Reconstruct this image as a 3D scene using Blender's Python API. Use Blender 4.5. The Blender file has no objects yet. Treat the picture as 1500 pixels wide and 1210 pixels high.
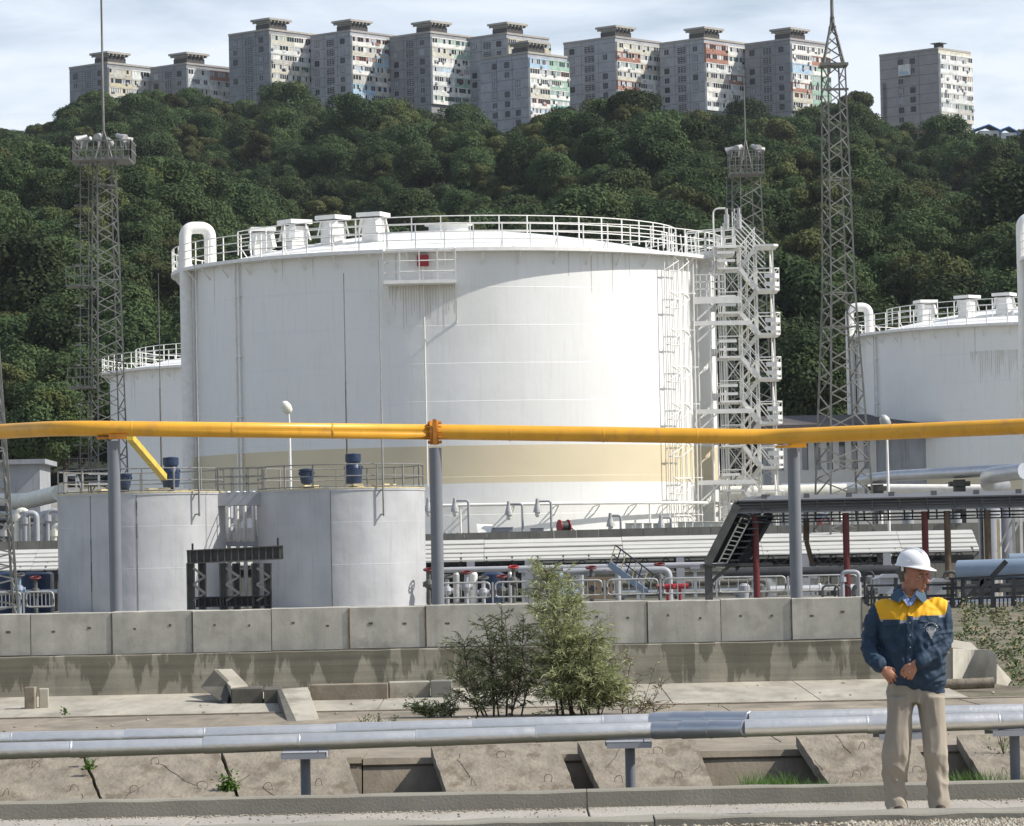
import bpy, math, random
from mathutils import Vector, Matrix, noise as mnoise
R = math.radians
PI = math.pi
random.seed(7)
scene = bpy.context.scene
COL = scene.collection
# ---------------------------------------------------------------- camera
F = 6000.0; EYE = 1.70
ROLL = R(1.2); PITCH = math.atan(245/F)
_X0 = Vector((1,0,0)); _FW = Vector((0, math.cos(PITCH), math.sin(PITCH))); _U0 = Vector((0,-math.sin(PITCH), math.cos(PITCH)))
_RX = math.cos(ROLL)*_X0 - math.sin(ROLL)*_U0
_UP = math.sin(ROLL)*_X0 + math.cos(ROLL)*_U0
CAM = Vector((0,0,EYE))
def P(px, py, Y):
    d = _RX*((px-750)/F) + _UP*((605-py)/F) + _FW
    return CAM + d*(Y/d.y)
def proj(p):
    d = Vector(p)-CAM; z = d.dot(_FW)
    return 750+F*d.dot(_RX)/z, 605-F*d.dot(_UP)/z
def XZ(px, py, Y):
    p = P(px,py,Y); return p.x, p.z
cd = bpy.data.cameras.new('camera'); co = bpy.data.objects.new('camera', cd); COL.objects.link(co)
cd.sensor_width = 36; cd.lens = 36*F/1500; cd.clip_start = 1; cd.clip_end = 20000
mw = Matrix((_RX, _UP, -_FW)).transposed().to_4x4(); mw.translation = CAM
co.matrix_world = mw
scene.camera = co
# ---------------------------------------------------------------- world, sun
SUN_EL, SUN_AZ = R(44), R(-9)      # azimuth: degrees beyond pure right (+x) towards +y
sdir = Vector((math.cos(SUN_EL)*math.cos(SUN_AZ), math.cos(SUN_EL)*math.sin(SUN_AZ), math.sin(SUN_EL)))
w = bpy.data.worlds.new('World'); scene.world = w; w.use_nodes = True
nt = w.node_tree; nt.nodes.clear()
def N(nt, t, **k):
    n = nt.nodes.new(t)
    for a, b in k.items(): setattr(n, a, b)
    return n
out = N(nt,'ShaderNodeOutputWorld'); bg = N(nt,'ShaderNodeBackground'); sky = N(nt,'ShaderNodeTexSky', sky_type='NISHITA')
sky.sun_disc = False; sky.sun_elevation = SUN_EL; sky.sun_rotation = PI/2 - SUN_AZ
sky.air_density = 1.0; sky.dust_density = 1.5; sky.ozone_density = 1.6; sky.altitude = 50
tc = N(nt,'ShaderNodeTexCoord'); mp = N(nt,'ShaderNodeMapping'); mp.inputs['Scale'].default_value = (5,5,26); mp.inputs['Rotation'].default_value = (0,R(4),0)
nz = N(nt,'ShaderNodeTexNoise'); nz.inputs['Scale'].default_value = 2.1; nz.inputs['Detail'].default_value = 8; nz.inputs['Roughness'].default_value = .55; nz.inputs['Distortion'].default_value = .4
rp = N(nt,'ShaderNodeValToRGB'); rp.color_ramp.elements[0].position = .33; rp.color_ramp.elements[1].position = .57; rp.color_ramp.elements[0].color = (.36,.36,.36,1)
mx = N(nt,'ShaderNodeMix', data_type='RGBA')
L = nt.links.new
L(tc.outputs['Generated'], mp.inputs['Vector']); L(mp.outputs[0], nz.inputs['Vector']); L(nz.outputs[0], rp.inputs[0])
mulf = N(nt,'ShaderNodeMath', operation='MULTIPLY'); mulf.inputs[1].default_value = .9; L(rp.outputs[0], mulf.inputs[0])
sxyz = N(nt,'ShaderNodeSeparateXYZ'); L(tc.outputs['Generated'], sxyz.inputs[0])
em = N(nt,'ShaderNodeMapRange'); em.inputs[1].default_value = .14; em.inputs[2].default_value = .42; em.inputs[3].default_value = 1; em.inputs[4].default_value = .30; L(sxyz.outputs[2], em.inputs[0])
mf2 = N(nt,'ShaderNodeMath', operation='MULTIPLY'); L(mulf.outputs[0], mf2.inputs[0]); L(em.outputs[0], mf2.inputs[1]); L(mf2.outputs[0], mx.inputs[0]); L(sky.outputs[0], mx.inputs[6]); mx.inputs[7].default_value = (7.4,7.95,8.9,1)
L(mx.outputs[2], bg.inputs[0]); bg.inputs[1].default_value = .112; L(bg.outputs[0], out.inputs[0])
sl = bpy.data.lights.new('sun','SUN'); sl.energy = 4.8; sl.angle = R(.5); sl.color = (1,.95,.87)
so = bpy.data.objects.new('sun', sl); COL.objects.link(so); so.rotation_euler = sdir.to_track_quat('Z','Y').to_euler()
scene.view_settings.view_transform = 'Standard'; scene.view_settings.look = 'None'; scene.view_settings.exposure = 0.2; scene.view_settings.gamma = 1
# ---------------------------------------------------------------- materials
def mat(name, col, rough=.75, var=.15, scale=2.0, bump=0.0, bscale=25, metal=0, streak=0, stc=(.1,.09,.08), seam=0, seamh=1.8, spec=.4, patch=None, pscale=1.0, pthr=.55, trans=0, objvar=0, fine=.5, ysq=1):
    m = bpy.data.materials.new(name); m.use_nodes = True; t = m.node_tree; t.nodes.clear(); L = t.links.new
    o = N(t,'ShaderNodeOutputMaterial'); b = N(t,'ShaderNodeBsdfPrincipled'); L(b.outputs[0], o.inputs[0])
    b.inputs['Roughness'].default_value = rough; b.inputs['Metallic'].default_value = metal; b.inputs['Specular IOR Level'].default_value = spec
    c = N(t,'ShaderNodeTexCoord'); oi = N(t,'ShaderNodeObjectInfo'); ad = N(t,'ShaderNodeVectorMath', operation='ADD')
    mu = N(t,'ShaderNodeMath', operation='MULTIPLY'); mu.inputs[1].default_value = 40
    L(oi.outputs['Random'], mu.inputs[0]); mq = N(t,'ShaderNodeMapping'); mq.inputs['Scale'].default_value = (1,ysq,1); L(c.outputs['Object'], mq.inputs[0]); L(mq.outputs[0], ad.inputs[0]); L(mu.outputs[0], ad.inputs[1])
    n1 = N(t,'ShaderNodeTexNoise'); n1.inputs['Scale'].default_value = scale; n1.inputs['Detail'].default_value = 6; n1.inputs['Roughness'].default_value = fine
    L(ad.outputs[0], n1.inputs['Vector'])
    r1 = N(t,'ShaderNodeMapRange'); r1.inputs[1].default_value = .3; r1.inputs[2].default_value = .7; r1.inputs[3].default_value = 1-var; r1.inputs[4].default_value = 1+var
    L(n1.outputs[0], r1.inputs[0])
    vm = N(t,'ShaderNodeVectorMath', operation='SCALE'); vm.inputs[0].default_value = col[:3]; L(r1.outputs[0], vm.inputs['Scale'])
    cur = vm.outputs[0]
    def mix(fac, a, bcol, mode='MIX'):
        x = N(t,'ShaderNodeMix', data_type='RGBA', blend_type=mode); L(fac, x.inputs[0]); L(a, x.inputs[6])
        if isinstance(bcol, tuple): x.inputs[7].default_value = (*bcol[:3],1)
        else: L(bcol, x.inputs[7])
        return x.outputs[2]
    if patch:
        n = N(t,'ShaderNodeTexNoise'); n.inputs['Scale'].default_value = pscale; n.inputs['Detail'].default_value = 8; n.inputs['Roughness'].default_value = .62; L(ad.outputs[0], n.inputs['Vector'])
        r = N(t,'ShaderNodeMapRange'); r.inputs[1].default_value = pthr; r.inputs[2].default_value = pthr+.14; L(n.outputs[0], r.inputs[0])
        cur = mix(r.outputs[0], cur, patch)
    if streak:
        mpp = N(t,'ShaderNodeMapping'); mpp.inputs['Scale'].default_value = (5,5,.35); L(ad.outputs[0], mpp.inputs[0])
        n = N(t,'ShaderNodeTexNoise'); n.inputs['Scale'].default_value = 1.2; n.inputs['Detail'].default_value = 7; n.inputs['Roughness'].default_value = .65; L(mpp.outputs[0], n.inputs['Vector'])
        r = N(t,'ShaderNodeMapRange'); r.inputs[1].default_value = .52; r.inputs[2].default_value = .72; r.inputs[4].default_value = streak; L(n.outputs[0], r.inputs[0])
        cur = mix(r.outputs[0], cur, stc)
    if objvar:
        hs = N(t,'ShaderNodeHueSaturation'); L(cur, hs.inputs['Color'])
        a = N(t,'ShaderNodeMapRange'); a.inputs[3].default_value = 1-objvar; a.inputs[4].default_value = 1+objvar; L(oi.outputs['Random'], a.inputs[0]); L(a.outputs[0], hs.inputs['Value'])
        mm = N(t,'ShaderNodeMath', operation='MULTIPLY'); mm.inputs[1].default_value = 7.31; L(oi.outputs['Random'], mm.inputs[0])
        fr = N(t,'ShaderNodeMath', operation='FRACT'); L(mm.outputs[0], fr.inputs[0])
        h = N(t,'ShaderNodeMapRange'); h.inputs[3].default_value = .485; h.inputs[4].default_value = .515; L(fr.outputs[0], h.inputs[0]); L(h.outputs[0], hs.inputs['Hue'])
        cur = hs.outputs[0]
    L(cur, b.inputs['Base Color'])
    nrm = None
    if bump:
        n = N(t,'ShaderNodeTexNoise'); n.inputs['Scale'].default_value = bscale; n.inputs['Detail'].default_value = 6; L(ad.outputs[0], n.inputs['Vector'])
        bm = N(t,'ShaderNodeBump'); bm.inputs['Strength'].default_value = min(1,bump); bm.inputs['Distance'].default_value = .5/bscale*(1 if bump<1 else bump); L(n.outputs[0], bm.inputs['Height'])
        nrm = bm.outputs[0]; L(nrm, b.inputs['Normal'])
    if seam:
        sp = N(t,'ShaderNodeSeparateXYZ'); L(c.outputs['Object'], sp.inputs[0])
        dv = N(t,'ShaderNodeMath', operation='DIVIDE'); dv.inputs[1].default_value = seamh; L(sp.outputs[2], dv.inputs[0])
        fr = N(t,'ShaderNodeMath', operation='FRACT'); L(dv.outputs[0], fr.inputs[0])
        r = N(t,'ShaderNodeMapRange'); r.inputs[1].default_value = 0; r.inputs[2].default_value = .045/seamh; r.inputs[3].default_value = 1; r.inputs[4].default_value = 0; L(fr.outputs[0], r.inputs[0])
        bm = N(t,'ShaderNodeBump'); bm.inputs['Strength'].default_value = .6; bm.inputs['Distance'].default_value = seam; L(r.outputs[0], bm.inputs['Height'])
        if nrm: L(nrm, bm.inputs['Normal'])
        L(bm.outputs[0], b.inputs['Normal'])
    if trans:
        tb = N(t,'ShaderNodeBsdfTranslucent'); ms = N(t,'ShaderNodeMixShader'); ms.inputs[0].default_value = trans
        L(cur, tb.inputs[0]); L(b.outputs[0], ms.inputs[1]); L(tb.outputs[0], ms.inputs[2]); L(ms.outputs[0], o.inputs[0])
    return m
M = {}
def MM(key, *a, **k): M[key] = mat(key, *a, **k); return M[key]
MM('tank_white', (.78,.78,.755), .4, .03, .25, bump=.035, bscale=.25, seam=.02, seamh=1.78, streak=.28, stc=(.58,.55,.48), patch=(.73,.73,.70), pscale=.12, pthr=.52)
MM('tank_tan', (.66,.575,.40), .5, .04, .3, bump=.035, bscale=.25, seam=.02, seamh=1.78)
MM('white_steel', (.78,.77,.73), .5, .08, 3)
MM('cream_steel', (.70,.69,.60), .5, .12, 3)
MM('grey_tank', (.45,.455,.465), .42, .12, .7, bump=.08, bscale=.5, seam=.012, seamh=1.72, streak=.45, stc=(.30,.31,.33))
MM('grey_steel', (.33,.34,.36), .5, .12, 2)
MM('post_steel', (.17,.18,.20), .38, .05, 2, streak=.12, stc=(.2,.2,.22))
MM('rail_steel', (.20,.20,.19), .6, .2, 5)
MM('galv', (.42,.42,.41), .5, .15, 5, metal=.3)
MM('mast_steel', (.17,.17,.155), .55, .25, 2, metal=.2)
MM('yellow_paint', (.76,.38,.035), .36, .10, 1.2, streak=.35, stc=(.50,.24,.04), patch=(.58,.29,.06), pscale=1.6, pthr=.56)
MM('orange_paint', (.50,.19,.02), .5, .2, 4)
MM('brace_yellow', (.62,.46,.06), .5, .15, 3)
MM('silver', (.90,.87,.81), .42, .06, 1.5, metal=.9, bump=.15, bscale=7)
MM('silver_dull', (.50,.52,.55), .40, .1, 1.5, metal=.75)
MM('blue_valve', (.018,.035,.08), .45, .2, 5)
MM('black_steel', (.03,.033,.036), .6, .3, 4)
MM('dark_steel', (.085,.085,.08), .6, .25, 4)
MM('dark_red', (.12,.018,.02), .5, .15, 4)
MM('red', (.30,.025,.03), .45, .15, 4)
MM('brown_rust', (.12,.085,.055), .75, .3, 4)
MM('yellowed', (.55,.47,.28), .6, .2, 4)
MM('concrete_block', (.43,.415,.36), .9, .22, 2.2, bump=.25, bscale=60, streak=.35, stc=(.19,.185,.165), patch=(.31,.295,.25), pscale=2.1, pthr=.56, fine=.65)
MM('concrete_light', (.35,.325,.265), .92, .28, 1.8, ysq=.25, bump=.3, bscale=50, patch=(.22,.195,.155), pscale=1.6, pthr=.53, fine=.65)
MM('concrete_mid', (.245,.210,.160), .93, .3, 1.8, ysq=.3, bump=.35, bscale=45, patch=(.17,.145,.11), pscale=1.7, pthr=.5, fine=.68)
MM('concrete_slab', (.235,.205,.16), .95, .30, 5.5, ysq=.4, bump=.6, bscale=30, patch=(.145,.12,.085), pscale=6, pthr=.5, fine=.72)
MM('concrete_kerb', (.25,.235,.195), .9, .16, 1.1, bump=.3, bscale=50, patch=(.22,.215,.195), pscale=.8, pthr=.57, fine=.65)
MM('bund', (.20,.195,.17), .9, .2, 1, streak=.6, stc=(.12,.115,.1))
MM('walk', (.35,.325,.285), .92, .2, 1.2, ysq=.4, bump=.6, bscale=30, patch=(.28,.26,.225), pscale=.6, pthr=.57)
MM('earth', (.16,.14,.10), .95, .3, .8, bump=.8, bscale=6, patch=(.07,.085,.035), pscale=.5, pthr=.5)
MM('terrain', (.24,.23,.20), .95, .2, .3, patch=(.12,.12,.07), pscale=.2, pthr=.5)
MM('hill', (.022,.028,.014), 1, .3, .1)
MM('leaf_forest', (.050,.077,.030), .75, .35, .35, spec=.12, trans=.18, objvar=.42, patch=(.090,.105,.035), pscale=.16, pthr=.55)
MM('leaf_olive', (.085,.098,.036), .75, .35, .35, spec=.12, trans=.18, objvar=.35, patch=(.075,.08,.032), pscale=.16, pthr=.55)
MM('bark', (.07,.055,.04), .95, .3, 2)
MM('white_roof', (.50,.495,.46), .5, .06, 1, streak=.0, patch=(.5,.49,.45), pscale=1.4, pthr=.62)
MM('canopy_grey', (.21,.215,.23), .5, .08, 1)
MM('canopy_top', (.12,.12,.125), .55, .08, 1)
MM('box_grey', (.36,.37,.40), .5, .08, 2)
MM('blue_grey', (.22,.28,.36), .45, .08, 1.5)
MM('brown_board', (.24,.18,.12), .85, .2, 3)
MM('warehouse', (.30,.31,.33), .8, .15, .6, streak=.6, stc=(.12,.12,.12))
MM('warehouse_roof', (.10,.085,.08), .8, .2, .6)
def emis(name, col, s=1):
    pass
# ---------------------------------------------------------------- mesh builder
OFF = {}
class MB:
    def __init__(s): s.v=[]; s.f=[]; s.m=[]; s.s=[]
    def add(s, vs, fs, m=0, sm=False):
        o = len(s.v); s.v += [tuple(v) for v in vs]
        for f in fs: s.f.append(tuple(i+o for i in f)); s.m.append(m); s.s.append(sm)
        return s
    def box(s, c, d, rz=0, m=0, ry=0, rx=0):
        x,y,z = d[0]/2,d[1]/2,d[2]/2
        vs = [Vector((a,b,e)) for a in(-x,x) for b in(-y,y) for e in(-z,z)]
        if rx or ry or rz:
            M3 = Matrix.Rotation(rz,3,'Z') @ Matrix.Rotation(ry,3,'Y') @ Matrix.Rotation(rx,3,'X'); vs = [M3@v for v in vs]
        c = Vector(c); return s.add([v+c for v in vs], [(0,1,3,2),(4,6,7,5),(0,4,5,1),(2,3,7,6),(0,2,6,4),(1,5,7,3)], m)
    def b2(s, a, b, m=0):      # box from min and max corner
        return s.box([(a[i]+b[i])/2 for i in range(3)], [abs(b[i]-a[i]) for i in range(3)], 0, m)
    def bar(s, p, q, w, h=None, m=0, up=(0,0,1)):
        p=Vector(p); q=Vector(q); h = h or w; d=(q-p)
        if d.length < 1e-6: return s
        d.normalize(); u=Vector(up)
        if abs(d.dot(u))>.98: u=Vector((0,1,0))
        a=d.cross(u).normalized()*w/2; b=a.cross(d).normalized()*h/2
        vs=[p-a-b,p+a-b,p+a+b,p-a+b,q-a-b,q+a-b,q+a+b,q-a+b]
        return s.add(vs,[(0,1,2,3),(7,6,5,4),(0,4,5,1),(1,5,6,2),(2,6,7,3),(3,7,4,0)],m)
    def tube(s, pts, r, n=8, m=0, caps=True, closed=False):
        pts=[Vector(p) for p in pts]; k=len(pts); rr = r if isinstance(r,(list,tuple)) else [r]*k
        prev=None; rings=[]
        for i,p in enumerate(pts):
            if closed: d=(pts[(i+1)%k]-pts[i-1])
            else:
                d=(pts[min(i+1,k-1)]-pts[max(i-1,0)])
            d.normalize()
            if prev is None:
                u=Vector((0,0,1)) if abs(d.z)<.9 else Vector((0,1,0)); a=d.cross(u).normalized()
            else:
                a=(prev-d*prev.dot(d)).normalized()
            prev=a; b=d.cross(a)
            rings.append([p+(a*math.cos(t)+b*math.sin(t))*rr[i] for t in [2*PI*j/n for j in range(n)]])
        vs=[v for g in rings for v in g]; fs=[]
        for i in range(k if closed else k-1):
            i2=(i+1)%k
            for j in range(n): fs.append((i*n+j, i*n+(j+1)%n, i2*n+(j+1)%n, i2*n+j))
        s.add(vs,fs,m,True)
        if caps and not closed:
            s.add(rings[0],[tuple(range(n))[::-1]],m); s.add(rings[-1],[tuple(range(n))],m)
        return s
    def lathe(s, prof, c=(0,0,0), n=32, m=0, a0=0, a1=2*PI, sm=True, mats=None):
        full = abs(a1-a0-2*PI)<1e-4; k = n if full else n+1; c=Vector(c)
        rings=[[c+Vector((r*math.cos(a0+(a1-a0)*j/n), r*math.sin(a0+(a1-a0)*j/n), z)) for j in range(k)] for r,z in prof]
        for i in range(len(prof)-1):
            vs=rings[i]+rings[i+1]; fs=[]
            for j in range(n):
                j2=(j+1)%k; fs.append((j,j2,k+j2,k+j))
            s.add(vs,fs, mats[i] if mats else m, sm)
        return s
    def poly(s, pts, ext, m=0):      # polygon extruded along vector ext
        pts=[Vector(p) for p in pts]; e=Vector(ext); n=len(pts)
        fs=[tuple(range(n)), tuple(range(n,2*n))[::-1]]+[(i,i+n,(i+1)%n+n,(i+1)%n) for i in range(n)]
        return s.add(pts+[p+e for p in pts],fs,m)
    def build(s, name, mats, parent=None, bevel=0, weld=False):
        if not isinstance(mats,(list,tuple)): mats=[mats]
        off = OFF.get(parent.name, Vector()) if parent else Vector()
        me=bpy.data.meshes.new(name)
        if off.length: me.from_pydata([(v[0]-off.x,v[1]-off.y,v[2]-off.z) for v in s.v],[],s.f)
        else: me.from_pydata(s.v,[],s.f)
        for k in mats: me.materials.append(M[k] if isinstance(k,str) else k)
        me.polygons.foreach_set('material_index', s.m); me.polygons.foreach_set('use_smooth', s.s)
        me.update()
        o=bpy.data.objects.new(name,me); COL.objects.link(o)
        if parent: o.parent=parent; OFF[o.name]=off
        if bevel:
            bv=o.modifiers.new('bevel','BEVEL'); bv.width=bevel; bv.segments=2; bv.limit_method='ANGLE'; bv.angle_limit=R(40)
        return o
def tag(o, label=None, cat=None, group=None, kind=None):
    if label: o['label']=label
    if cat: o['category']=cat
    if group: o['group']=group
    if kind: o['kind']=kind
    return o
def thing(name, label, cat, loc=(0,0,0), group=None, local=False):
    o=bpy.data.objects.new(name,None); COL.objects.link(o); o.location=loc; o.empty_display_size=.3
    OFF[o.name]=Vector() if local else Vector(loc)
    return tag(o,label,cat,group)
def single(mb, name, mats, label, cat, loc=None, group=None, bevel=0):      # thing that is one mesh, origin at loc
    if loc is not None:
        l=Vector(loc); mb.v=[(v[0]-l.x,v[1]-l.y,v[2]-l.z) for v in mb.v]
    o=mb.build(name,mats,None,bevel)
    if loc is not None: o.location=loc
    return tag(o,label,cat,group)
def struct(mb, name, mats, bevel=0):
    o=mb.build(name,mats,None,bevel); o['kind']='structure'; return o
KIDS={}
def copy_tree(o, label=None, loc=None, rz=None, group=None, cat=None):
    c=o.copy(); COL.objects.link(c)
    if label: c['label']=label
    if group: c['group']=group
    if loc is not None: c.location=loc
    if rz is not None: c.rotation_euler=(0,0,rz)
    for ch in list(o.children):
        d=ch.copy(); COL.objects.link(d); d.parent=c
        for g in list(ch.children):
            e=g.copy(); COL.objects.link(e); e.parent=d
    return c
def fillet(pts, r, n=5):
    pts=[Vector(p) for p in pts]; out=[pts[0]]
    for i in range(1,len(pts)-1):
        p=pts[i]; a=(pts[i-1]-p); b=(pts[i+1]-p); t=min(r,a.length*.49,b.length*.49); a.normalize(); b.normalize()
        A=p+a*t; B=p+b*t
        for k in range(n+1):
            u=k/n; out.append((1-u)**2*A+2*u*(1-u)*p+u*u*B)
    out.append(pts[-1]); return out
MM('concrete_shaded',(.105,.098,.08),.93,.25,3,bump=.3,bscale=45)  # concrete tone darkened to carry the shade on the step pieces
MM('channel_soil',(.035,.035,.02),.95,.4,6)
# ================================================================ terrain
def sstep(a,b,x):
    t=max(0,min(1,(x-a)/(b-a))); return t*t*(3-2*t)
def gz(x,y):
    if y < 31.0: return -.06
    if y < 32.75: return -.07
    if y < 35.4: return -.45
    if y < 60.3: return -.02
    right = sstep(5.15,5.5,x)
    zl = 1.28 + (.75-1.28)*sstep(62,80,y)
    zr = .02 + (.75-.02)*sstep(60,100,y)
    z = zl*(1-right)+zr*right
    if y > 186.3: z = 3.0 + 9.0*sstep(240,420,y) if y<420 else 12.0
    return z
ys=[-3000,-300,-20,10,27,31.0,31.01,32.7,32.8,35.3,35.45,45,60.2,60.31,61,62,65,68,72,76,80,90,100,120,150,180,186.2,186.35,200,240]+list(range(260,421,20))+[440]
xs=[-3000,-600,-150,-60,-30,-15,-8,-4,0,3,5.1,5.2,5.3,5.4,5.6,7,9,12,20,40,80,150,600,3000]
mb=MB(); vs=[]
for y in ys:
    for x in xs: vs.append((x,y,gz(x,y)+(.0 if y<60.3 else .03*mnoise.noise(Vector((x*.3,y*.3,0))))))
nx=len(xs); mb.add(vs,[(j*nx+i,j*nx+i+1,(j+1)*nx+i+1,(j+1)*nx+i) for j in range(len(ys)-1) for i in range(nx-1)])
struct(mb,'ground','terrain')
# gravel bed in front, walkway, kerb, aprons
mb=MB(); mb.b2((-40,10,-.05),(40,27.5,.035)); struct(mb,'gravel_bed','earth')
mb=MB()
x=-14.0
while x<14:
    w_=2.9; mb.b2((x,27.9,-.05),(x+w_-.012,30.5,0.0+.004*math.sin(x*3))); x+=w_
struct(mb,'walkway','walk',.006)
mb=MB(); x=-13.2
def rough_box(mb,a,b,n=16,amp=.004,seed=0):
    # long box with slightly uneven top front edge
    vs=[];
    for i in range(n+1):
        x=a[0]+(b[0]-a[0])*i/n
        d=[amp*mnoise.noise(Vector((x*3.1,k*7.7+seed,seed))) for k in range(4)]
        vs+=[(x,a[1]+d[0],a[2]),(x,a[1]+d[0]*.7,b[2]-.012+d[1]),(x,a[1]+.014+d[0],b[2]+d[1]),(x,b[1],b[2]+d[2]),(x,b[1],a[2])]
    fs=[]
    for i in range(n):
        for k in range(5): fs.append((i*5+k,i*5+(k+1)%5,(i+1)*5+(k+1)%5,(i+1)*5+k))
    fs.append((0,1,2,3,4)[::-1]); fs.append(tuple(n*5+k for k in (0,1,2,3,4)))
    mb.add(vs,fs)
for i in range(6):
    w_=4.7; rough_box(mb,(x,27.45,-.2),(x+w_-.008,27.9,.088+.004*(i%2)),90,.014,i); x+=w_
struct(mb,'kerb','concrete_kerb')
mb=MB(); x=-15.1
for i in range(6):
    w_=5.2; rough_box(mb,(x,30.5,-.2),(x+w_-.006,30.74,.128+.003*(i%2)),90,.008,i+9); x+=w_
struct(mb,'kerb','concrete_kerb')
mb=MB()   # apron in front of the wall : light tilted panels, darker strip before
x=-15.5; i=0
while x<13:
    w_=1.95
    a=[(x,53.0,.012),(x+w_-.015,53.0,.012),(x+w_-.015,60.0,.165),(x,60.0,.165)]
    if x+w_<6.2: mb.poly(a,(0,0,-.12))
    x+=w_; i+=1
struct(mb,'apron','concrete_light')
mb=MB(); x=-16
while x<16:
    w_=3.1; mb.b2((x,35.7,-.1),(x+w_-.02,53.0,.045+.006*random.random())); x+=w_
mb.b2((-16,53.0,-.1),(16,53.25,.062)); mb.b2((-16,44.4,.05),(16,44.6,.10))
struct(mb,'apron','concrete_mid')
mb=MB(); x=-9
for w_ in (2.6,2.2,2.9,2.4,2.1,2.7,2.3,2.5,2.0):
    z1=.24+.02*random.random(); n=20; vs=[]
    for i in range(n+1):
        xx=x+(w_-.012)*i/n; d=.014*mnoise.noise(Vector((xx*3,w_,0)))
        vs+=[(xx,33.85,-.5),(xx,33.95,-.25+d*.3),(xx,34.17+d*.3,z1-.07),(xx,34.15,z1-.05),(xx,34.18,z1+d*.4),(xx,35.7,z1),(xx,35.7,-.5)]
    fs=[(i*7+k,i*7+(k+1)%7,i*7+7+(k+1)%7,i*7+7+k) for i in range(n) for k in range(7)]+[tuple(range(7)),tuple(n*7+k for k in range(7))[::-1]]
    mb.add(vs,fs); x+=w_
tag(mb.build('channel_wall','concrete_mid'),'low stained concrete wall behind the leaning slabs of the drainage channel','wall')
# loose gravel at lower right
mb=MB()
def pebble(mb,c,r,m=0):
    vs=[]; 
    for (a,b,e) in ((1,0,0),(-1,0,0),(0,1,0),(0,-1,0),(0,0,1),(0,0,-1)): vs.append((c[0]+a*r*random.uniform(.7,1.3),c[1]+b*r*random.uniform(.7,1.3),c[2]+e*r*random.uniform(.4,.8)))
    mb.add(vs,[(0,2,4),(2,1,4),(1,3,4),(3,0,4),(2,0,5),(1,2,5),(3,1,5),(0,3,5)],m)
for i in range(9000):
    y=random.uniform(24.6,27.45); x=random.uniform(.7,4.4) if random.random()<.8 else random.uniform(-5,5)
    if x<2.2 and random.random()<.6: continue
    pebble(mb,(x,y,.04),random.uniform(.008,.028),random.choice((0,0,1)))
for i in range(1500):
    y=30.48-abs(random.gauss(0,.10)) if random.random()<.6 else random.uniform(27.9,30.4); pebble(mb,(random.uniform(-4.5,4.5),y,.004),random.uniform(.004,.013),random.choice((0,1)))
for i in range(160):
    x=random.uniform(-9,7); y=random.uniform(36,59.4); pebble(mb,(x,y,(.055 if y<53 else .02+(y-53)*.021)),random.uniform(.008,.035),random.choice((0,1)))
tag(mb.build('gravel',['concrete_light','concrete_mid']),kind='stuff')
MM('crack',(.05,.045,.035),.95,.2,9)
# ---------------------------------------------------------------- leaning slabs
SL=[(-330,-180,-362,-212),(-175,-8,-207,-36),(-3,150,-35,118),(155,350,122,318),(355,529,323,501),(657,846,631,816),(884,1049,846,1018),(1222,1384,1166,1330),(1449,1640,1400,1590)]
SLAB_LABEL=['far left leaning slab outside the picture','leaning concrete slab cut by the left edge','leftmost leaning concrete slab at the lower left corner of the photo',
 'weathered leaning slab with a green weed at each side joint, second from left','pale leaning slab just left of the first dark opening and behind the left pipe support',
 'leaning slab standing alone between the dark triangular opening and the narrow black gap','leaning slab right of the narrow black gap, behind the middle pipe support',
 "leaning slab behind the worker's legs",'leaning slab at the right edge, right of the worker']
def loop_wire(mb,c,r,rz,h):
    pts=[]
    for k in range(9):
        t=-.6+ (PI+1.2)*k/8
        pts.append(Vector((c[0]+math.cos(t)*r*math.cos(rz)*(1+.5*math.sin(t+rz*3))+.3*h*math.sin(t)*rz,c[1]-.01+math.sin(rz)*math.cos(t)*r*.6,c[2]+h*math.sin(t)+.01)))
    mb.tube(pts,.0028,5,1)
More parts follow.
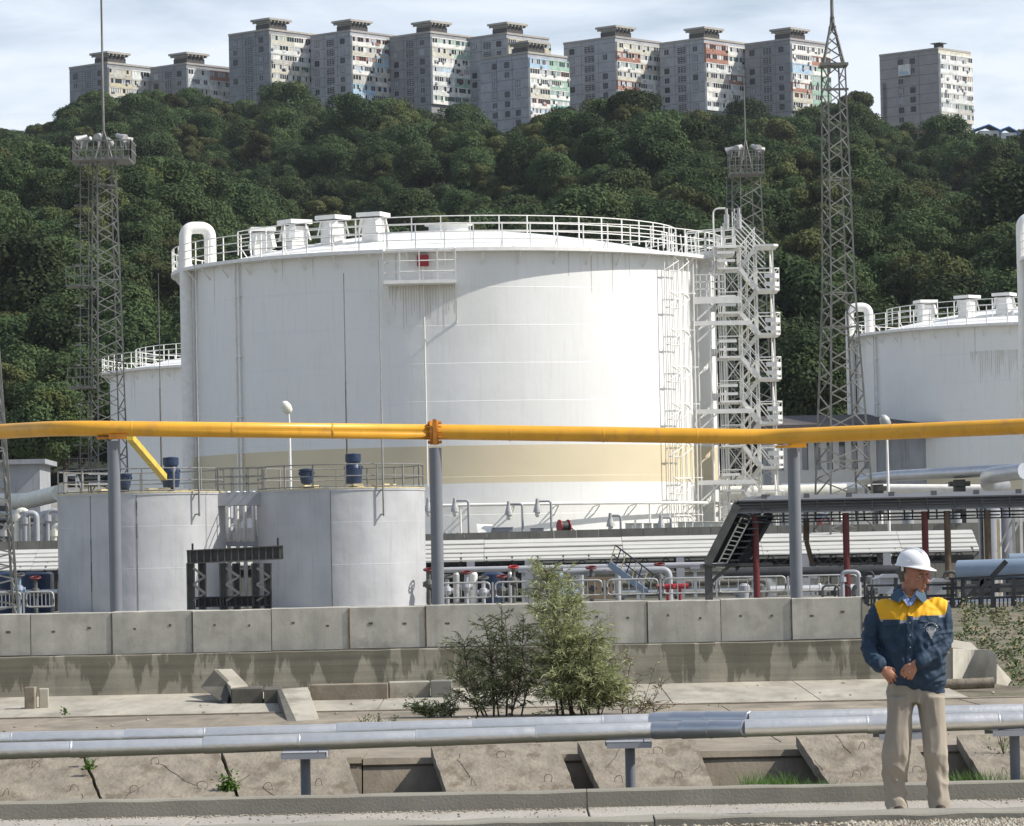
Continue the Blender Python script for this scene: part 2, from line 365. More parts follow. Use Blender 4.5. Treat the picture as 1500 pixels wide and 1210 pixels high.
for i,(b0,b1,t0,t1) in enumerate(SL):
    B0=P(b0,1160-.0209*(b0-750),32.6); B1=P(b1,1160-.0209*(b1-750),32.6); T0=P(t0,1086-.0209*(t0-750),34.2); T1=P(t1,1086-.0209*(t1-750),34.2)
    B0.z=B1.z=-.03; T0.z=T1.z=.345+.01*math.sin(i*2.1)
    mb=MB(); n=14
    for side in (0,1):
        pass
    vs=[]; nn=(B1-B0).cross(T0-B0).normalized()
    if nn.z<0: nn=-nn
    g=24; h=14
    for a in range(h+1):
        for b in range(g+1):
            u=b/g; v=a/h
            p=(B0*(1-u)+B1*u)*(1-v)+(T0*(1-u)+T1*u)*v
            e = .010*mnoise.noise(p*6)
            if b in(0,g): p.x += .010*mnoise.noise(p*9)+.008*mnoise.noise(p*31)
            vs.append(p+nn*e)
    k=len(vs); vs2=[v-nn*.095 for v in vs]
    fs=[(a*(g+1)+b,a*(g+1)+b+1,(a+1)*(g+1)+b+1,(a+1)*(g+1)+b) for a in range(h) for b in range(g)]
    fs+=[tuple(x+k for x in f[::-1]) for f in fs]
    bd=[b for b in range(g)]; 
    for b in range(g): fs.append((b+1,b,b+k,b+1+k)); q=h*(g+1)+b; fs.append((q,q+1,q+1+k,q+k))
    for a in range(h): q=a*(g+1); fs.append((q,q+g+1,q+g+1+k,q+k)); q2=q+g; fs.append((q2+g+1,q2,q2+k,q2+g+1+k))
    mb.add(vs+vs2,fs)
    rc=random.Random(i+40)
    for q in range(2):
        u,v=rc.random(),rc.choice((0.,1.,rc.random())); du,dv=rc.uniform(-.06,.06),(-.09 if v>.5 else .09); last=None
        for s_ in range(rc.randrange(4,11)):
            p=(B0*(1-u)+B1*u)*(1-v)+(T0*(1-u)+T1*u)*v; p=p+nn*(.003+.010*mnoise.noise(p*6))
            if last is not None: mb.bar(last,p,rc.uniform(.001,.0034),.003,2,up=nn)
            last=p; u+=du+rc.uniform(-.03,.03); v+=dv*rc.uniform(.3,1.2)
            if not(0<u<1 and 0<=v<1): break
    # bent reinforcement loops sticking out
    for (u,v) in ((.2,.25),(.78,.3),(.55,.75)) :
        u+=random.uniform(-.08,.08); p=(B0*(1-u)+B1*u)*(1-v)+(T0*(1-u)+T1*u)*v
        loop_wire(mb,p,.03+.014*random.random(),random.uniform(-1,1),.045)
    single(mb,'leaning_slab',['concrete_slab','brown_rust','crack'],SLAB_LABEL[i],'concrete slab',B0,'slabs leaning along the channel')
MM('seam_dirt',(.10,.095,.085),.85,.3,3); MM('rust_stain',(.22,.13,.06),.9,.3,6)
# ---------------------------------------------------------------- retaining wall
YW=60.0
def X_(px,Y=YW): return P(px,900,Y).x
mbw=MB(); rough_box(mbw,(-18,59.6,-.1),(5.75,60.6,.735),200,.012,3)
def stain_mat():
    m=mat('concrete_stained',(.32,.295,.235),.92,.18,1.8,bump=.35,bscale=55,fine=.65); t=m.node_tree; L=t.links.new
    b=[n for n in t.nodes if n.type=='BSDF_PRINCIPLED'][0]; src=b.inputs['Base Color'].links[0].from_socket
    c=N(t,'ShaderNodeTexCoord'); mp=N(t,'ShaderNodeMapping'); mp.inputs['Scale'].default_value=(2.3,0,.55); L(c.outputs['Object'],mp.inputs[0])
    n=N(t,'ShaderNodeTexNoise'); n.inputs['Scale'].default_value=1.6; n.inputs['Detail'].default_value=5; n.inputs['Roughness'].default_value=.6; L(mp.outputs[0],n.inputs['Vector'])
    sp=N(t,'ShaderNodeSeparateXYZ'); L(c.outputs['Object'],sp.inputs[0])
    g=N(t,'ShaderNodeMapRange'); g.inputs[1].default_value=.05; g.inputs[2].default_value=.73; g.inputs[3].default_value=-.09; g.inputs[4].default_value=.11; L(sp.outputs[2],g.inputs[0])
    ad=N(t,'ShaderNodeMath',operation='ADD'); L(n.outputs[0],ad.inputs[0]); L(g.outputs[0],ad.inputs[1])
    r=N(t,'ShaderNodeMapRange'); r.inputs[1].default_value=.50; r.inputs[2].default_value=.545; r.inputs[4].default_value=.75; L(ad.outputs[0],r.inputs[0])
    x=N(t,'ShaderNodeMix',data_type='RGBA'); L(r.outputs[0],x.inputs[0]); L(src,x.inputs[6]); x.inputs[7].default_value=(.125,.115,.085,1)
    # board lines
    mp2=N(t,'ShaderNodeMapping'); mp2.inputs['Scale'].default_value=(.25,0,9); L(c.outputs['Object'],mp2.inputs[0])
    n2=N(t,'ShaderNodeTexNoise'); n2.inputs['Scale'].default_value=1.5; n2.inputs['Detail'].default_value=4; L(mp2.outputs[0],n2.inputs['Vector'])
    r2=N(t,'ShaderNodeMapRange'); r2.inputs[1].default_value=.35; r2.inputs[2].default_value=.65; r2.inputs[3].default_value=.82; r2.inputs[4].default_value=1.12; L(n2.outputs[0],r2.inputs[0])
    vm=N(t,'ShaderNodeVectorMath',operation='SCALE'); L(x.outputs[2],vm.inputs[0]); L(r2.outputs[0],vm.inputs['Scale']); L(vm.outputs[0],b.inputs['Base Color'])
    M['concrete_stained']=m
stain_mat()
tag(mbw.build('retaining_wall','concrete_stained'),'long low poured concrete wall with dark wet stains under the row of blocks','wall')
J=[-300,-186,-70,46,165,283,398,512,624,735,845,948,1055,1159,1262]
BL=['','','leftmost concrete block, cut by the left edge of the photo','concrete wall block below the left half of the left grey tank','concrete wall block below the right half of the left grey tank',
 'concrete wall block under the black steel frame','concrete wall block under the left half of the right grey tank','concrete wall block with a rusty joint, under the right half of the right grey tank',
 'concrete wall block at the foot of the middle pipe post','concrete wall block half hidden by the dark shrub','concrete wall block just right of the tall willow shrub','concrete wall block left of the one with the black iron canopy post above it',
 'concrete wall block under the foot of the leaning stair canopy','last but one concrete wall block, left of the worker','last concrete wall block, right beside the worker']
for i in range(len(J)-1):
    a,b=X_(J[i]),X_(J[i+1])
    mb=MB(); z1=1.36+.006*math.sin(i*3.3)
    rough_box(mb,(a+.006,59.86+.012*math.sin(i*2.2),.745),(b-.006,60.42,z1),14,.008,i)
    for hx in (.28,.72):
        hp=a+(b-a)*hx; mb.lathe([(0,0),(.028,0),(.034,.012)],(0,0,0),10,1) if False else None
        mb.box((hp,59.869+.012*math.sin(i*2.2),1.12+.03*math.sin(i*5+hx*9)),(.05+.02*math.sin(i),.024,.03),0,1)
    for k in range(12):
        zz=.76+k*.05; w_=.012+.022*abs(mnoise.noise(Vector((i*3.3,k*.9,0))))
        mb.box((b-.008,59.868,zz),(w_,.03,.052),0,1 if i not in(6,7) else 2)
    mb.b2((a,59.80,.735),(b,59.87,.752+.006*math.sin(i)),1)
    single(mb,'concrete_block',['concrete_block','seam_dirt','rust_stain'],BL[i+1] if BL[i+1] else 'concrete wall block left of the picture','concrete block',(a,59.9,.75),'concrete blocks on top of the retaining wall')
mb=MB(); mb.b2((-18,60.45,1.2),(5.1,60.9,1.31)); mb.b2((-18,105.5,.7),(14,106.3,.86),1); struct(mb,'pavement',['walk','walk'])
# ---------------------------------------------------------------- rubble and precast pieces on the apron
def G(px,py,z=0.05):
    p=P(px,py,50); d=p-CAM; t=(z-EYE)/d.z; return CAM+d*t
def piece(px0,px1,py1,h,dep,rz,label,name='concrete_piece',m='concrete_mid',z=.05,tilt=0,Y=None):
    a=G(px0,py1,z); b=G(px1,py1,z); w_=abs(b.x-a.x); mb=MB()
    y=a.y if Y is None else Y
    mb.box(((a.x+b.x)/2,y+dep/2,z+h/2),(w_,dep,h),rz,0,0,tilt)
    single(mb,name,m,label,'concrete piece',((a.x+b.x)/2,y+dep/2,z),'broken concrete pieces on the apron',.012)
piece(36,50,1042,.33,.25,0,'small upright concrete stub at the left, darker of the pair')
piece(56,69,1041,.30,.25,.1,'small upright concrete stub at the left, paler of the pair',m='concrete_light')
piece(455,566,1031,.26,.5,0,'long low concrete beam lying on the apron left of the shrubs')
piece(569,628,1028,.27,.6,.05,'pale concrete block end to end with the long low beam',m='concrete_light')
piece(631,662,1027,.28,.5,0,'dark square concrete block next to the foot of the shrub',m='bund')
def quadpiece(top,drop,label,m='concrete_mid'):
    # top: four (px,py,Y) of the upper face, extruded down
    t=[P(*q) for q in top]; mb=MB(); mb.poly(t,(0,0,-drop)); c=sum(t,Vector())/4; c.z-=drop
    single(mb,'concrete_piece',m,label,'concrete piece',tuple(c),'broken concrete pieces on the apron',.012)
quadpiece([(339,1009,56.4),(385,1008,56.4),(385,1004,57.6),(339,1005,57.6)],.27,'upright concrete panel in the stepped channel, left one of two','concrete_shaded')  # this panel and the next: front shade painted into the dark colour
quadpiece([(386.5,1010,56.3),(413,1009,56.3),(413,1005,57.6),(386.5,1006,57.6)],.28,'upright concrete panel in the stepped channel, right one of two','concrete_shaded')
quadpiece([(411,1009,56.5),(451,1006,57.2),(472,1066,48.8),(436,1070,48.2)],.30,'long sloping concrete slab running down from the stepped panels','concrete_light')
quadpiece([(406,1011,56.3),(413,1009,56.4),(440,1067,48.5),(424,1069,48.3)],.26,'added panel painted dark as the shaded left side of the long sloping slab','concrete_shaded')  # added panel, shaded left side of the slab put into its colour
quadpiece([(314,980,58.6),(340,979.5,59.0),(363,1003,57.2),(338,1006,56.6)],.16,'tilted concrete cap leaning against the wall above the stepped panels','concrete_light')
mb=MB(); mb.poly([P(294,1006,57.2),P(314,981,57.3),P(339,1006,57.0),P(331,1034,56.3)],(.03,.25,0)); single(mb,'concrete_piece','concrete_shaded','sloping wing of concrete painted dark as in shade, left of the tilted cap','concrete piece',tuple(P(315,1030,57)),'broken concrete pieces on the apron',.008)  # dark colour stands for the shade on this face
mb=MB(); mb.b2((-15,30.75,-.3),(15,33.9,-.045)); struct(mb,'channel_bed','channel_soil')
# right pile
YR=57.
def PR(px,py,Y=YR): return P(px,py,Y)
mb=MB(); c=PR(1432,998)
pts=[PR(1396,996),PR(1396,951)]
prof=[]
for k in range(13):
    t=k/12; px=1396+64*t; Yk=YR-.1+.5*math.sin(t*PI)*.9
    lo=P(px,998-3*t+ (4 if t>.9 else 0),Yk); hi=P(px,950+2*t+ (7*max(0,t-.85)/.15),Yk); prof.append((lo,hi))
vs=[];n=len(prof)
for lo,hi in prof: vs+=[lo,hi,hi+Vector((0,.07,0)),lo+Vector((0,.07,0))]
fs=[]
for i in range(n-1):
    for k in range(4): fs.append((i*4+k,i*4+(k+1)%4,(i+1)*4+(k+1)%4,(i+1)*4+k))
fs+=[(3,2,1,0),((n-1)*4,(n-1)*4+1,(n-1)*4+2,(n-1)*4+3)]
mb.add(vs,fs); single(mb,'concrete_channel_section','concrete_block','curved concrete channel section standing on edge right of the worker','concrete piece',c,'rubble pile beside the worker',.008)
mb=MB(); mb.poly([PR(1378,994),PR(1395,996),PR(1396,956),PR(1378,953)],(0,.3,0)); single(mb,'concrete_piece','concrete_block','narrow upright block tight behind the worker, left of the curved section','concrete piece',PR(1386,996),'rubble pile beside the worker',.01)
mb=MB(); mb.poly([P(1378,934,59),P(1423,941,59),P(1434,952,58.3),P(1388,948,58.3)],(0,.1,-.09)); single(mb,'concrete_piece','concrete_light','flat tilted slab on top of the rubble pile','concrete piece',P(1400,945,58.7),'rubble pile beside the worker',.01)
mb=MB(); mb.poly([P(1460,972,57.6),P(1482,996,57.4),P(1476,1005,57.2),P(1459,1002,57.2)],(0,.3,0)); single(mb,'concrete_piece','concrete_light','leaning slab at the right end of the rubble pile','concrete piece',P(1470,1000,57.4),'rubble pile beside the worker',.01)
mb=MB(); mb.tube([P(1375,1003,56.6),P(1410,1002,56.6),P(1456,1000,56.6)],.075,12); single(mb,'concrete_pipe','concrete_slab','round rough concrete pipe lying in front of the rubble pile','pipe',P(1410,1007,56.6))
# earth under pile + bank to the right
mb=MB(); n1,n2=30,30; vs=[]
for j in range(n2+1):
    for i in range(n1+1):
        x=5.2+i*.4; y=53.4+j*1.6; z=gz(x,y)+.02+.18*max(0,mnoise.noise(Vector((x*.7,y*.4,2))))*sstep(54,60,y)+.05*mnoise.noise(Vector((x*3,y*2,5)))
        if i in(0,n1) or j in (0,n2): z-=.3
        vs.append((x,y,z))
mb.add(vs,[(j*(n1+1)+i,j*(n1+1)+i+1,(j+1)*(n1+1)+i+1,(j+1)*(n1+1)+i) for j in range(n2) for i in range(n1)],0,True); struct(mb,'earth_bank','earth')
# ---------------------------------------------------------------- silver pipes
def clad_pipe(pts,rad,seam,seed):
    mb=MB(); random.seed(seed)
    # walk along the polyline and build lapped sleeves
    for a,b in zip(pts[:-1],pts[1:]):
        a=Vector(a); b=Vector(b); L_=(b-a).length; d=(b-a)/L_; s=0
        while s<L_-1e-3:
            e=min(L_,s+seam*random.uniform(.85,1.15)); 
            if L_-e<.15: e=L_
            r=rad+random.choice((0,.0018,.003)); j=Vector((random.uniform(-1,1),0,random.uniform(-1,1)))*.0016
            mb.tube([a+d*(s-.006)+j,a+d*(s+.002)+j,a+d*(e-.002)+j,a+d*(e+.006)+j],[r+.001,r+.004,r,r],28)
            mb.tube([a+d*(e-.012)+j,a+d*(e-.006)+j,a+d*(e+.004)+j,a+d*(e+.009)+j],[r,r+.0035,r+.0035,r],28)
            s=e
    return mb
YP=31.45
fp=[P(-500,1115,YP),P(300,1092,YP),P(958,1070,YP)]; jog=[P(958,1070,YP),P(1000,1069,YP-.12),P(1092,1067,YP-.5)]; rp_=[P(1092,1067,YP-.5),P(1500,1055,YP-.5),P(2000,1040,YP-.5)]
mb=clad_pipe(fp,.060,.85,1); m2=clad_pipe(jog,.064,.3,2); m3=clad_pipe(rp_,.060,1.0,3)
root=thing('insulated_pipe','front one of the two silver clad pipes crossing in front of the slabs','pipe',tuple(fp[1]))
mb.build('cladding','silver',root); m2.build('elbow','silver_dull',root); m3.build('cladding','silver',root)
d=Vector((0,.42,0))
fp=[P(-500,1096,YP+.4),P(300,1077,YP+.4),P(955,1057,YP+.4)]; jog=[P(955,1057,YP+.4),P(985,1055,YP+.34),P(1098,1054,YP-.1)]; rp_=[P(1098,1054,YP-.1),P(1500,1043,YP-.1),P(2000,1028,YP-.1)]
root=thing('insulated_pipe','rear one of the two silver clad pipes crossing in front of the slabs','pipe',tuple(fp[1]))
clad_pipe(fp,.058,.95,4).build('cladding','silver',root); clad_pipe(jog,.063,.3,5).build('elbow','silver_dull',root); clad_pipe(rp_,.058,1.1,6).build('cladding','silver',root)
SUPL=['pipe support under the left half of the silver pipes, over the pale slab','pipe support under the silver pipes right of the narrow black gap',"pipe support under the silver pipes behind the worker's legs",'pipe support under the silver pipes at the right edge']
for i,(px,pyt) in enumerate(((446,1103),(923,1087),(1322,1074),(1488,1069))):
    Yc=YP if px<950 else YP-.5
    t=P(px,pyt,Yc); mb=MB(); root=thing('pipe_support',SUPL[i],'pipe support',(t.x,t.y,0),'grey steel supports of the silver pipes')
    mb.tube([(t.x,t.y+.1,-.05),(t.x,t.y+.1,t.z-.03)],.039,16); mb.build('column','post_steel',root)
    mb=MB(); mb.b2((t.x-.18,t.y-.06,t.z-.045),(t.x+.16,t.y-.055+.012,t.z)); mb.b2((t.x-.18,t.y-.06,t.z-.006),(t.x+.16,t.y+.5,t.z)); mb.b2((t.x+.165-.004,t.y-.01,t.z-.045),(t.x+.165,t.y+.5,t.z)); mb.b2((t.x-.18,t.y+.49,t.z-.045),(t.x+.16,t.y+.5,t.z)); mb.build('cross_arm','grey_steel',root)
    mb=MB(); mb.b2((t.x+.10,t.y-.03,t.z),(t.x+.108,t.y+.0,t.z+.12)); mb.build('stop_plate','grey_steel',root)
# ================================================================ yellow gas pipe
YG=105.
pp=[P(-300,655,YG+9),P(0,632,YG+3),P(95,627,YG),P(640,633,YG),P(1128,640,YG),P(1500,624.5,YG-4),P(1900,606,YG-9)]
root=thing('gas_pipe','long yellow painted gas pipe crossing the whole picture on grey posts','pipe',tuple(pp[3]))
rg=.197
MB().tube(fillet(pp[:4],1.2,5)+[P(634,633,YG)],rg,28).build('pipe_run','yellow_paint',root)
pr_=MB(); pr_.tube([P(636,633,YG)]+fillet([pp[3]+Vector((.2,0,0)),pp[4],pp[5],pp[6]],.6,4),rg,28)
mb=pr_
for (i0,i1,ks) in ((2,3,(.18,.45,.72)),(3,4,(.22,.5,.78)),(4,5,(.04,.5))):
    for u in ks:
        a=Vector(pp[i0]).lerp(Vector(pp[i1]),u); d=(Vector(pp[i1])-Vector(pp[i0])).normalized(); mb.tube([a-d*.03,a-d*.015,a+d*.015,a+d*.03],[rg,rg+.005,rg+.005,rg],28)
mb.build('pipe_run','yellow_paint',root)
c=P(636,633.5,YG); mb=MB()
for dx in (-.10,.06): mb.lathe([(rg-.01,-.035),(.36,-.035),(.36,.035),(rg-.01,.035)],(0,0,0),24)
vs=mb.v; mb2=MB()
fl=MB()
for dx in (-.075,.075):
    one=MB(); one.lathe([(rg-.01,-.035),(.31,-.035),(.31,.035),(rg-.01,.035)],(0,0,0),24,sm=False)
    fl.add([(v[2]+c.x+dx,v[1]+c.y,v[0]+c.z) for v in one.v],one.f)
fl.box((c.x+.02,c.y-.30,c.z),(.10,.03,.66)); 
for k in range(12):
    a=2*PI*k/12; fl.tube([(c.x-.17,c.y+.27*math.cos(a),c.z+.27*math.sin(a)),(c.x+.19,c.y+.27*math.cos(a),c.z+.27*math.sin(a))],.022,6)
fl.build('flange','orange_paint',root)
for px,py in ((166,641.5),(1160,654)):
    q=P(px,py,YG); mb=MB(); mb.b2((q.x-.42,q.y-.12,q.z-.03),(q.x+.3,q.y+.12,q.z+.03)); mb.b2((q.x-.10,q.y-.2,q.z-.04),(q.x+.36,q.y-.16,q.z+.09)); mb.build('saddle','orange_paint' if px<500 else 'yellow_paint',root)
for i,(px,py,lab) in enumerate(((166,645,'left grey post of the yellow pipe, in front of the left grey tank'),(637.5,655,'middle grey post of the yellow pipe, right of the grey tanks'),(1162,656,'right grey post of the yellow pipe, in front of the grey canopy'))):
    q=P(px,py,YG); mb=MB(); mb.lathe([(.16,gz(q.x,YG)-.1),(.16,q.z-.02),(.0,q.z-.02)],(q.x,q.y,0),28); 
    r=thing('pipe_post',lab,'post',(q.x,q.y,.75),'grey steel posts carrying the yellow pipe'); mb.build('column','post_steel',r)
    MB().lathe([(0,.86),(.3,.86),(.3,.75)],(q.x,q.y,0),24,sm=False).build('base_plate','grey_steel',r)
mb=MB(); mb.bar(P(190,640,106),P(240,699,112),.17,.17); single(mb,'brace','brace_yellow','yellow steel brace slanting down from the pipe to the left grey tank','brace',P(240,699,112))

# unseen dark bank added behind the camera to cut low sky light and reflections
mb=MB(); vs=[]
for j,(yy,zz) in enumerate(((-45,-.1),(-60,7),(-80,15),(-110,22),(-200,26),(-210,-1))):
    for i in range(61): x=-450+i*15; vs.append((x,yy+6*mnoise.noise(Vector((x*.03,j,0))),zz+(3*mnoise.noise(Vector((x*.05,j*2,4))) if 0<j<5 else 0)))
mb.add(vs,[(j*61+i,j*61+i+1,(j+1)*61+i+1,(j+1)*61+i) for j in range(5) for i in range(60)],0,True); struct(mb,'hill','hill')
# ================================================================ big storage tanks
RT=13.3; HT=14.25; TY=205.0; TB=3.0
def tp(th,r,z): a=R(th); return Vector((-r*math.cos(a),-r*math.sin(a),z))
def ring_rail(mb,r,z,n,h=1.15,rails=(.4,.78,1.15),w=.05,a0=0,a1=360,m=0,brace=False):
    full=(a1-a0)>=359.9
    for k in range(n if full else n+1):
        a=a0+(a1-a0)*k/n; p=tp(a,r,z); mb.bar(p,p+Vector((0,0,h)),w,w,m,up=(p.x,p.y,0))
        if brace and k%2==0: mb.bar(tp(a,r,z+.5),tp(a,r-.45,z),w*.7,w*.7,m)
    seg=max(12,int((a1-a0)/3.75))
    for hh in rails:
        pts=[tp(a0+(a1-a0)*k/seg,r,z+hh) for k in range(seg if full else seg+1)]
        mb.tube(pts,w*.5,6,m,closed=full,caps=not full)
def upipe(mb,th):
    z1=HT+2.05
    pts=fillet([tp(th,RT+.42,-.2),tp(th,RT+.42,z1),tp(th,RT-.85,z1),tp(th,RT-.85,HT-.1)],.52,8); mb.tube(pts,.30,18)
MM('tank_stain',(.60,.575,.50),.6,.08,2)
def make_tank():
    root=thing('storage_tank','big white storage tank with a tan band, filling the middle of the photo','storage tank',(0,0,0),'large white storage tanks',local=True)
    mb=MB(); mb.lathe([(RT,-.3),(RT,3.28),(RT,5.05),(RT,HT)],n=160,mats=[0,1,0]); mb.lathe([(RT,-.3),(RT+.12,-.3),(RT+.12,-.1),(RT,-.1)],n=96)
    zf=HT-1.55; rs_=random.Random(3)
    for a0 in [78.6+k*.55 for k in range(25)]:
        ln=rs_.uniform(.2,2.1); w_=rs_.uniform(.03,.12); mb.poly([tp(a0-w_*2,RT+.004,zf-.1),tp(a0+w_*2,RT+.004,zf-.1),tp(a0+w_*.6,RT+.004,zf-.1-ln),tp(a0-w_*.4,RT+.004,zf-.1-ln)],tp(a0,.004,0),2)
    for k in range(70):
        a0=rs_.uniform(0,360); ln=rs_.uniform(.3,2.8); w_=rs_.uniform(.02,.09); mb.poly([tp(a0-w_*2,RT+.004,HT-.12),tp(a0+w_*2,RT+.004,HT-.12),tp(a0+w_*.5,RT+.004,HT-.12-ln),tp(a0-w_*.3,RT+.004,HT-.12-ln)],tp(a0,.004,0),2)
    mb.build('shell',['tank_white','tank_tan','tank_stain'],root)
    mb=MB(); prof=[]; 
    for k in range(11):
        r=RT*(1-k/10); prof.append((r,HT+1.95*(1-(r/RT)**1.7)))
    mb.lathe(prof,n=96); mb.lathe([(1.0,HT+1.8),(1.0,HT+2.3),(1.2,HT+2.3),(1.2,HT+2.36),(0,HT+2.4)],n=32)
    for k in range(24):
        a=k*15; mb.bar(tp(a,1.2,HT+1.93),tp(a,RT-.1,HT+.06),.08,.09)
    mb.build('roof','tank_white',root)
    mb=MB(); mb.lathe([(RT-.05,HT-.10),(RT+.62,HT-.10),(RT+.62,HT+.06),(RT-.05,HT+.06)],n=128,sm=False)
    for k in range(48):
        a=k*7.5; mb.bar(tp(a,RT,HT-.7),tp(a,RT+.5,HT-.1),.06,.06)
    mb.build('wind_girder','white_steel',root)
    mb=MB(); ring_rail(mb,RT+.55,HT+.06,64,brace=True); mb.build('outer_railing','white_steel',root)
    mb=MB(); ring_rail(mb,RT-1.9,HT+.62,44,a0=26,a1=334); mb.build('inner_railing','white_steel',root)
    mb=MB(); upipe(mb,20.5); mb.build('overflow_pipe','white_steel',root)
    # roof vents
    for th,r in ((10,9.4),(37,9.3),(54,9.3),(68,9.3)):
        c=tp(th,r,HT+.8); a=R(th); mb=MB()
        mb.box(c+Vector((0,0,.1)),(.9,.85,.5),a); mb.box(c+Vector((0,0,.75)),(.9,.85,.75),a)
        q=Matrix.Rotation(a,3,'Z')
        for sx in(-1,1):
            for sy in (-1,1):
                mb.bar(c+q@Vector((sx*.42,sy*.42,1.15)),c+q@Vector((sx*.54,sy*.54,.45)),.30,.05)
        mb.build('roof_vent','white_steel',root); v=COL.objects[-1]
        cap=MB(); cap.box(c+Vector((0,0,1.33)),(1.25,1.25,.2),a,0); cap.box(c+Vector((0,0,1.20)),(1.0,1.0,.08),a,1); cap.build('vent_cap',['white_steel','dark_steel'],v)
    # twin riser pipes
    mb=MB()
    for th in (40.6,41.7): mb.tube([tp(th,RT+.12,HT-.1),tp(th,RT+.12,.2)],.055,8)
    for k in range(5): z=1+k*2.9; mb.box(tp(41.15,RT+.08,z),(.5,.18,.05),R(41.15-90))
    mb.build('riser_pipes','white_steel',root)
    # front balcony with red cabinet
    mb=MB(); r0=RT+.03
    zf=HT-1.55
    for a0 in (78.3,81.5,85.2,88.6,92): mb.bar(tp(a0,RT+1.0,zf),tp(a0,RT+1.0,zf+1.55),.05)
    for hh in (.0,.5,1.0,1.5): mb.tube([tp(78.3+k*1.96,RT+1.0,zf+hh) for k in range(8)],.028,6)
    for a0 in (78.3,92.0):
        for hh in (.5,1.0,1.5): mb.bar(tp(a0,RT,zf+hh),tp(a0,RT+1.0,zf+hh),.04)
        mb.bar(tp(a0,RT,zf-1.9),tp(a0,RT+.95,zf),.06)
        mb.bar(tp(a0,RT+1.0,zf+1.5),tp(a0,RT+.5,HT+.1),.05)
    mb.poly([tp(78.1,RT,zf-.08),tp(85,RT+.02,zf-.08),tp(92.2,RT,zf-.08),tp(92.2,RT+1.05,zf-.08),tp(85,RT+1.05,zf-.08),tp(78.1,RT+1.05,zf-.08)],(0,0,.07)); mb.box(tp(85.15,RT+1.06,zf+.02),(3.3,.03,.16),0)
    mb.build('balcony','white_steel',root); b=COL.objects[-1]
    mb=MB(); mb.box(tp(85.6,RT+.25,zf+1.05),(.55,.3,.52)); mb.build('cabinet','red',b)
    mb=MB(); mb.tube([tp(85.6,RT+.3,zf+.8),tp(85.6,RT+.2,zf-.2),tp(85.6,RT+.10,zf-1),tp(85.6,RT+.10,3.2)],.035,8); mb.build('drop_pipe','white_steel',root)
    # foam / cable pipes with bracket frames
    mb=MB()
    for th in (140.2,141.7,143.2,145.0,146.9,149.0,151.2,153.0): mb.tube([tp(th,RT+.30,.3),tp(th,RT+.30,HT-.1),tp(th,RT+.2,HT+1.0)],.03,6)
    for k in range(8):
        z=.9+k*1.79; a,b,c_,d_=tp(140.2,RT+.3,z),tp(145,RT+.3,z),tp(146.2,RT+.75,z+.35),tp(142.5,RT+.75,z+.35)
        a2,b2_=tp(142.0,RT+.32,z+.75),tp(147.5,RT+.32,z+.75)
        mb.tube([a,b,c_+Vector((0,0,.1)),b2_],.03,6); mb.tube([a,d_+Vector((0,0,.1)),a2,b2_],.03,6); mb.bar(tp(148,RT,z+.8),tp(153.5,RT+.35,z+.8),.04)
    mb.build('cable_risers','white_steel',root)
    # ring main near base
    mb=MB(); 
    for zz,rr in ((2.25,RT+.55),):
        mb.tube([tp(k*3.0,rr,zz) for k in range(120)],.075,8,closed=True)
    for k in range(40):
        a=k*9+3.5; mb.bar(tp(a,RT,2.1),tp(a,RT+.55,2.2),.05); mb.bar(tp(a,RT,1.75),tp(a,RT+.55,2.15),.05)
    for a in (92,133,160): mb.tube([tp(a,RT+.55,2.25),tp(a,RT+.55,.0)],.05,8)
    mb.build('ring_main','white_steel',root)
    return root
tank=make_tank(); tank.location=(P(664.5,700,TY).x,TY,TB)
T0=Vector(tank.location)
def tw(th,r,z): return tp(th,r,z)+T0
t2=copy_tree(tank,'white storage tank at the right behind the tall lattice mast',(P(1258,600,270).x+13.35,271,TB),R(-20.5))
t3=copy_tree(tank,'white tank at the right edge of which only the tall bent pipe shows',(P(1516,600,TY).x+13.3,TY,TB),R(-20.5))
for c_ in list(t2.children):
    if c_.name.startswith(('balcony','drop_pipe')):
        for g_ in list(c_.children): bpy.data.objects.remove(g_)
        bpy.data.objects.remove(c_); continue
    if c_.name.startswith('roof_vent'): c_.rotation_euler=(0,0,R(28))
t4=copy_tree(tank,'white storage tank half hidden behind the left side of the biggest tank',(P(161,600,300).x+13.3,301,TB+.1),R(150))
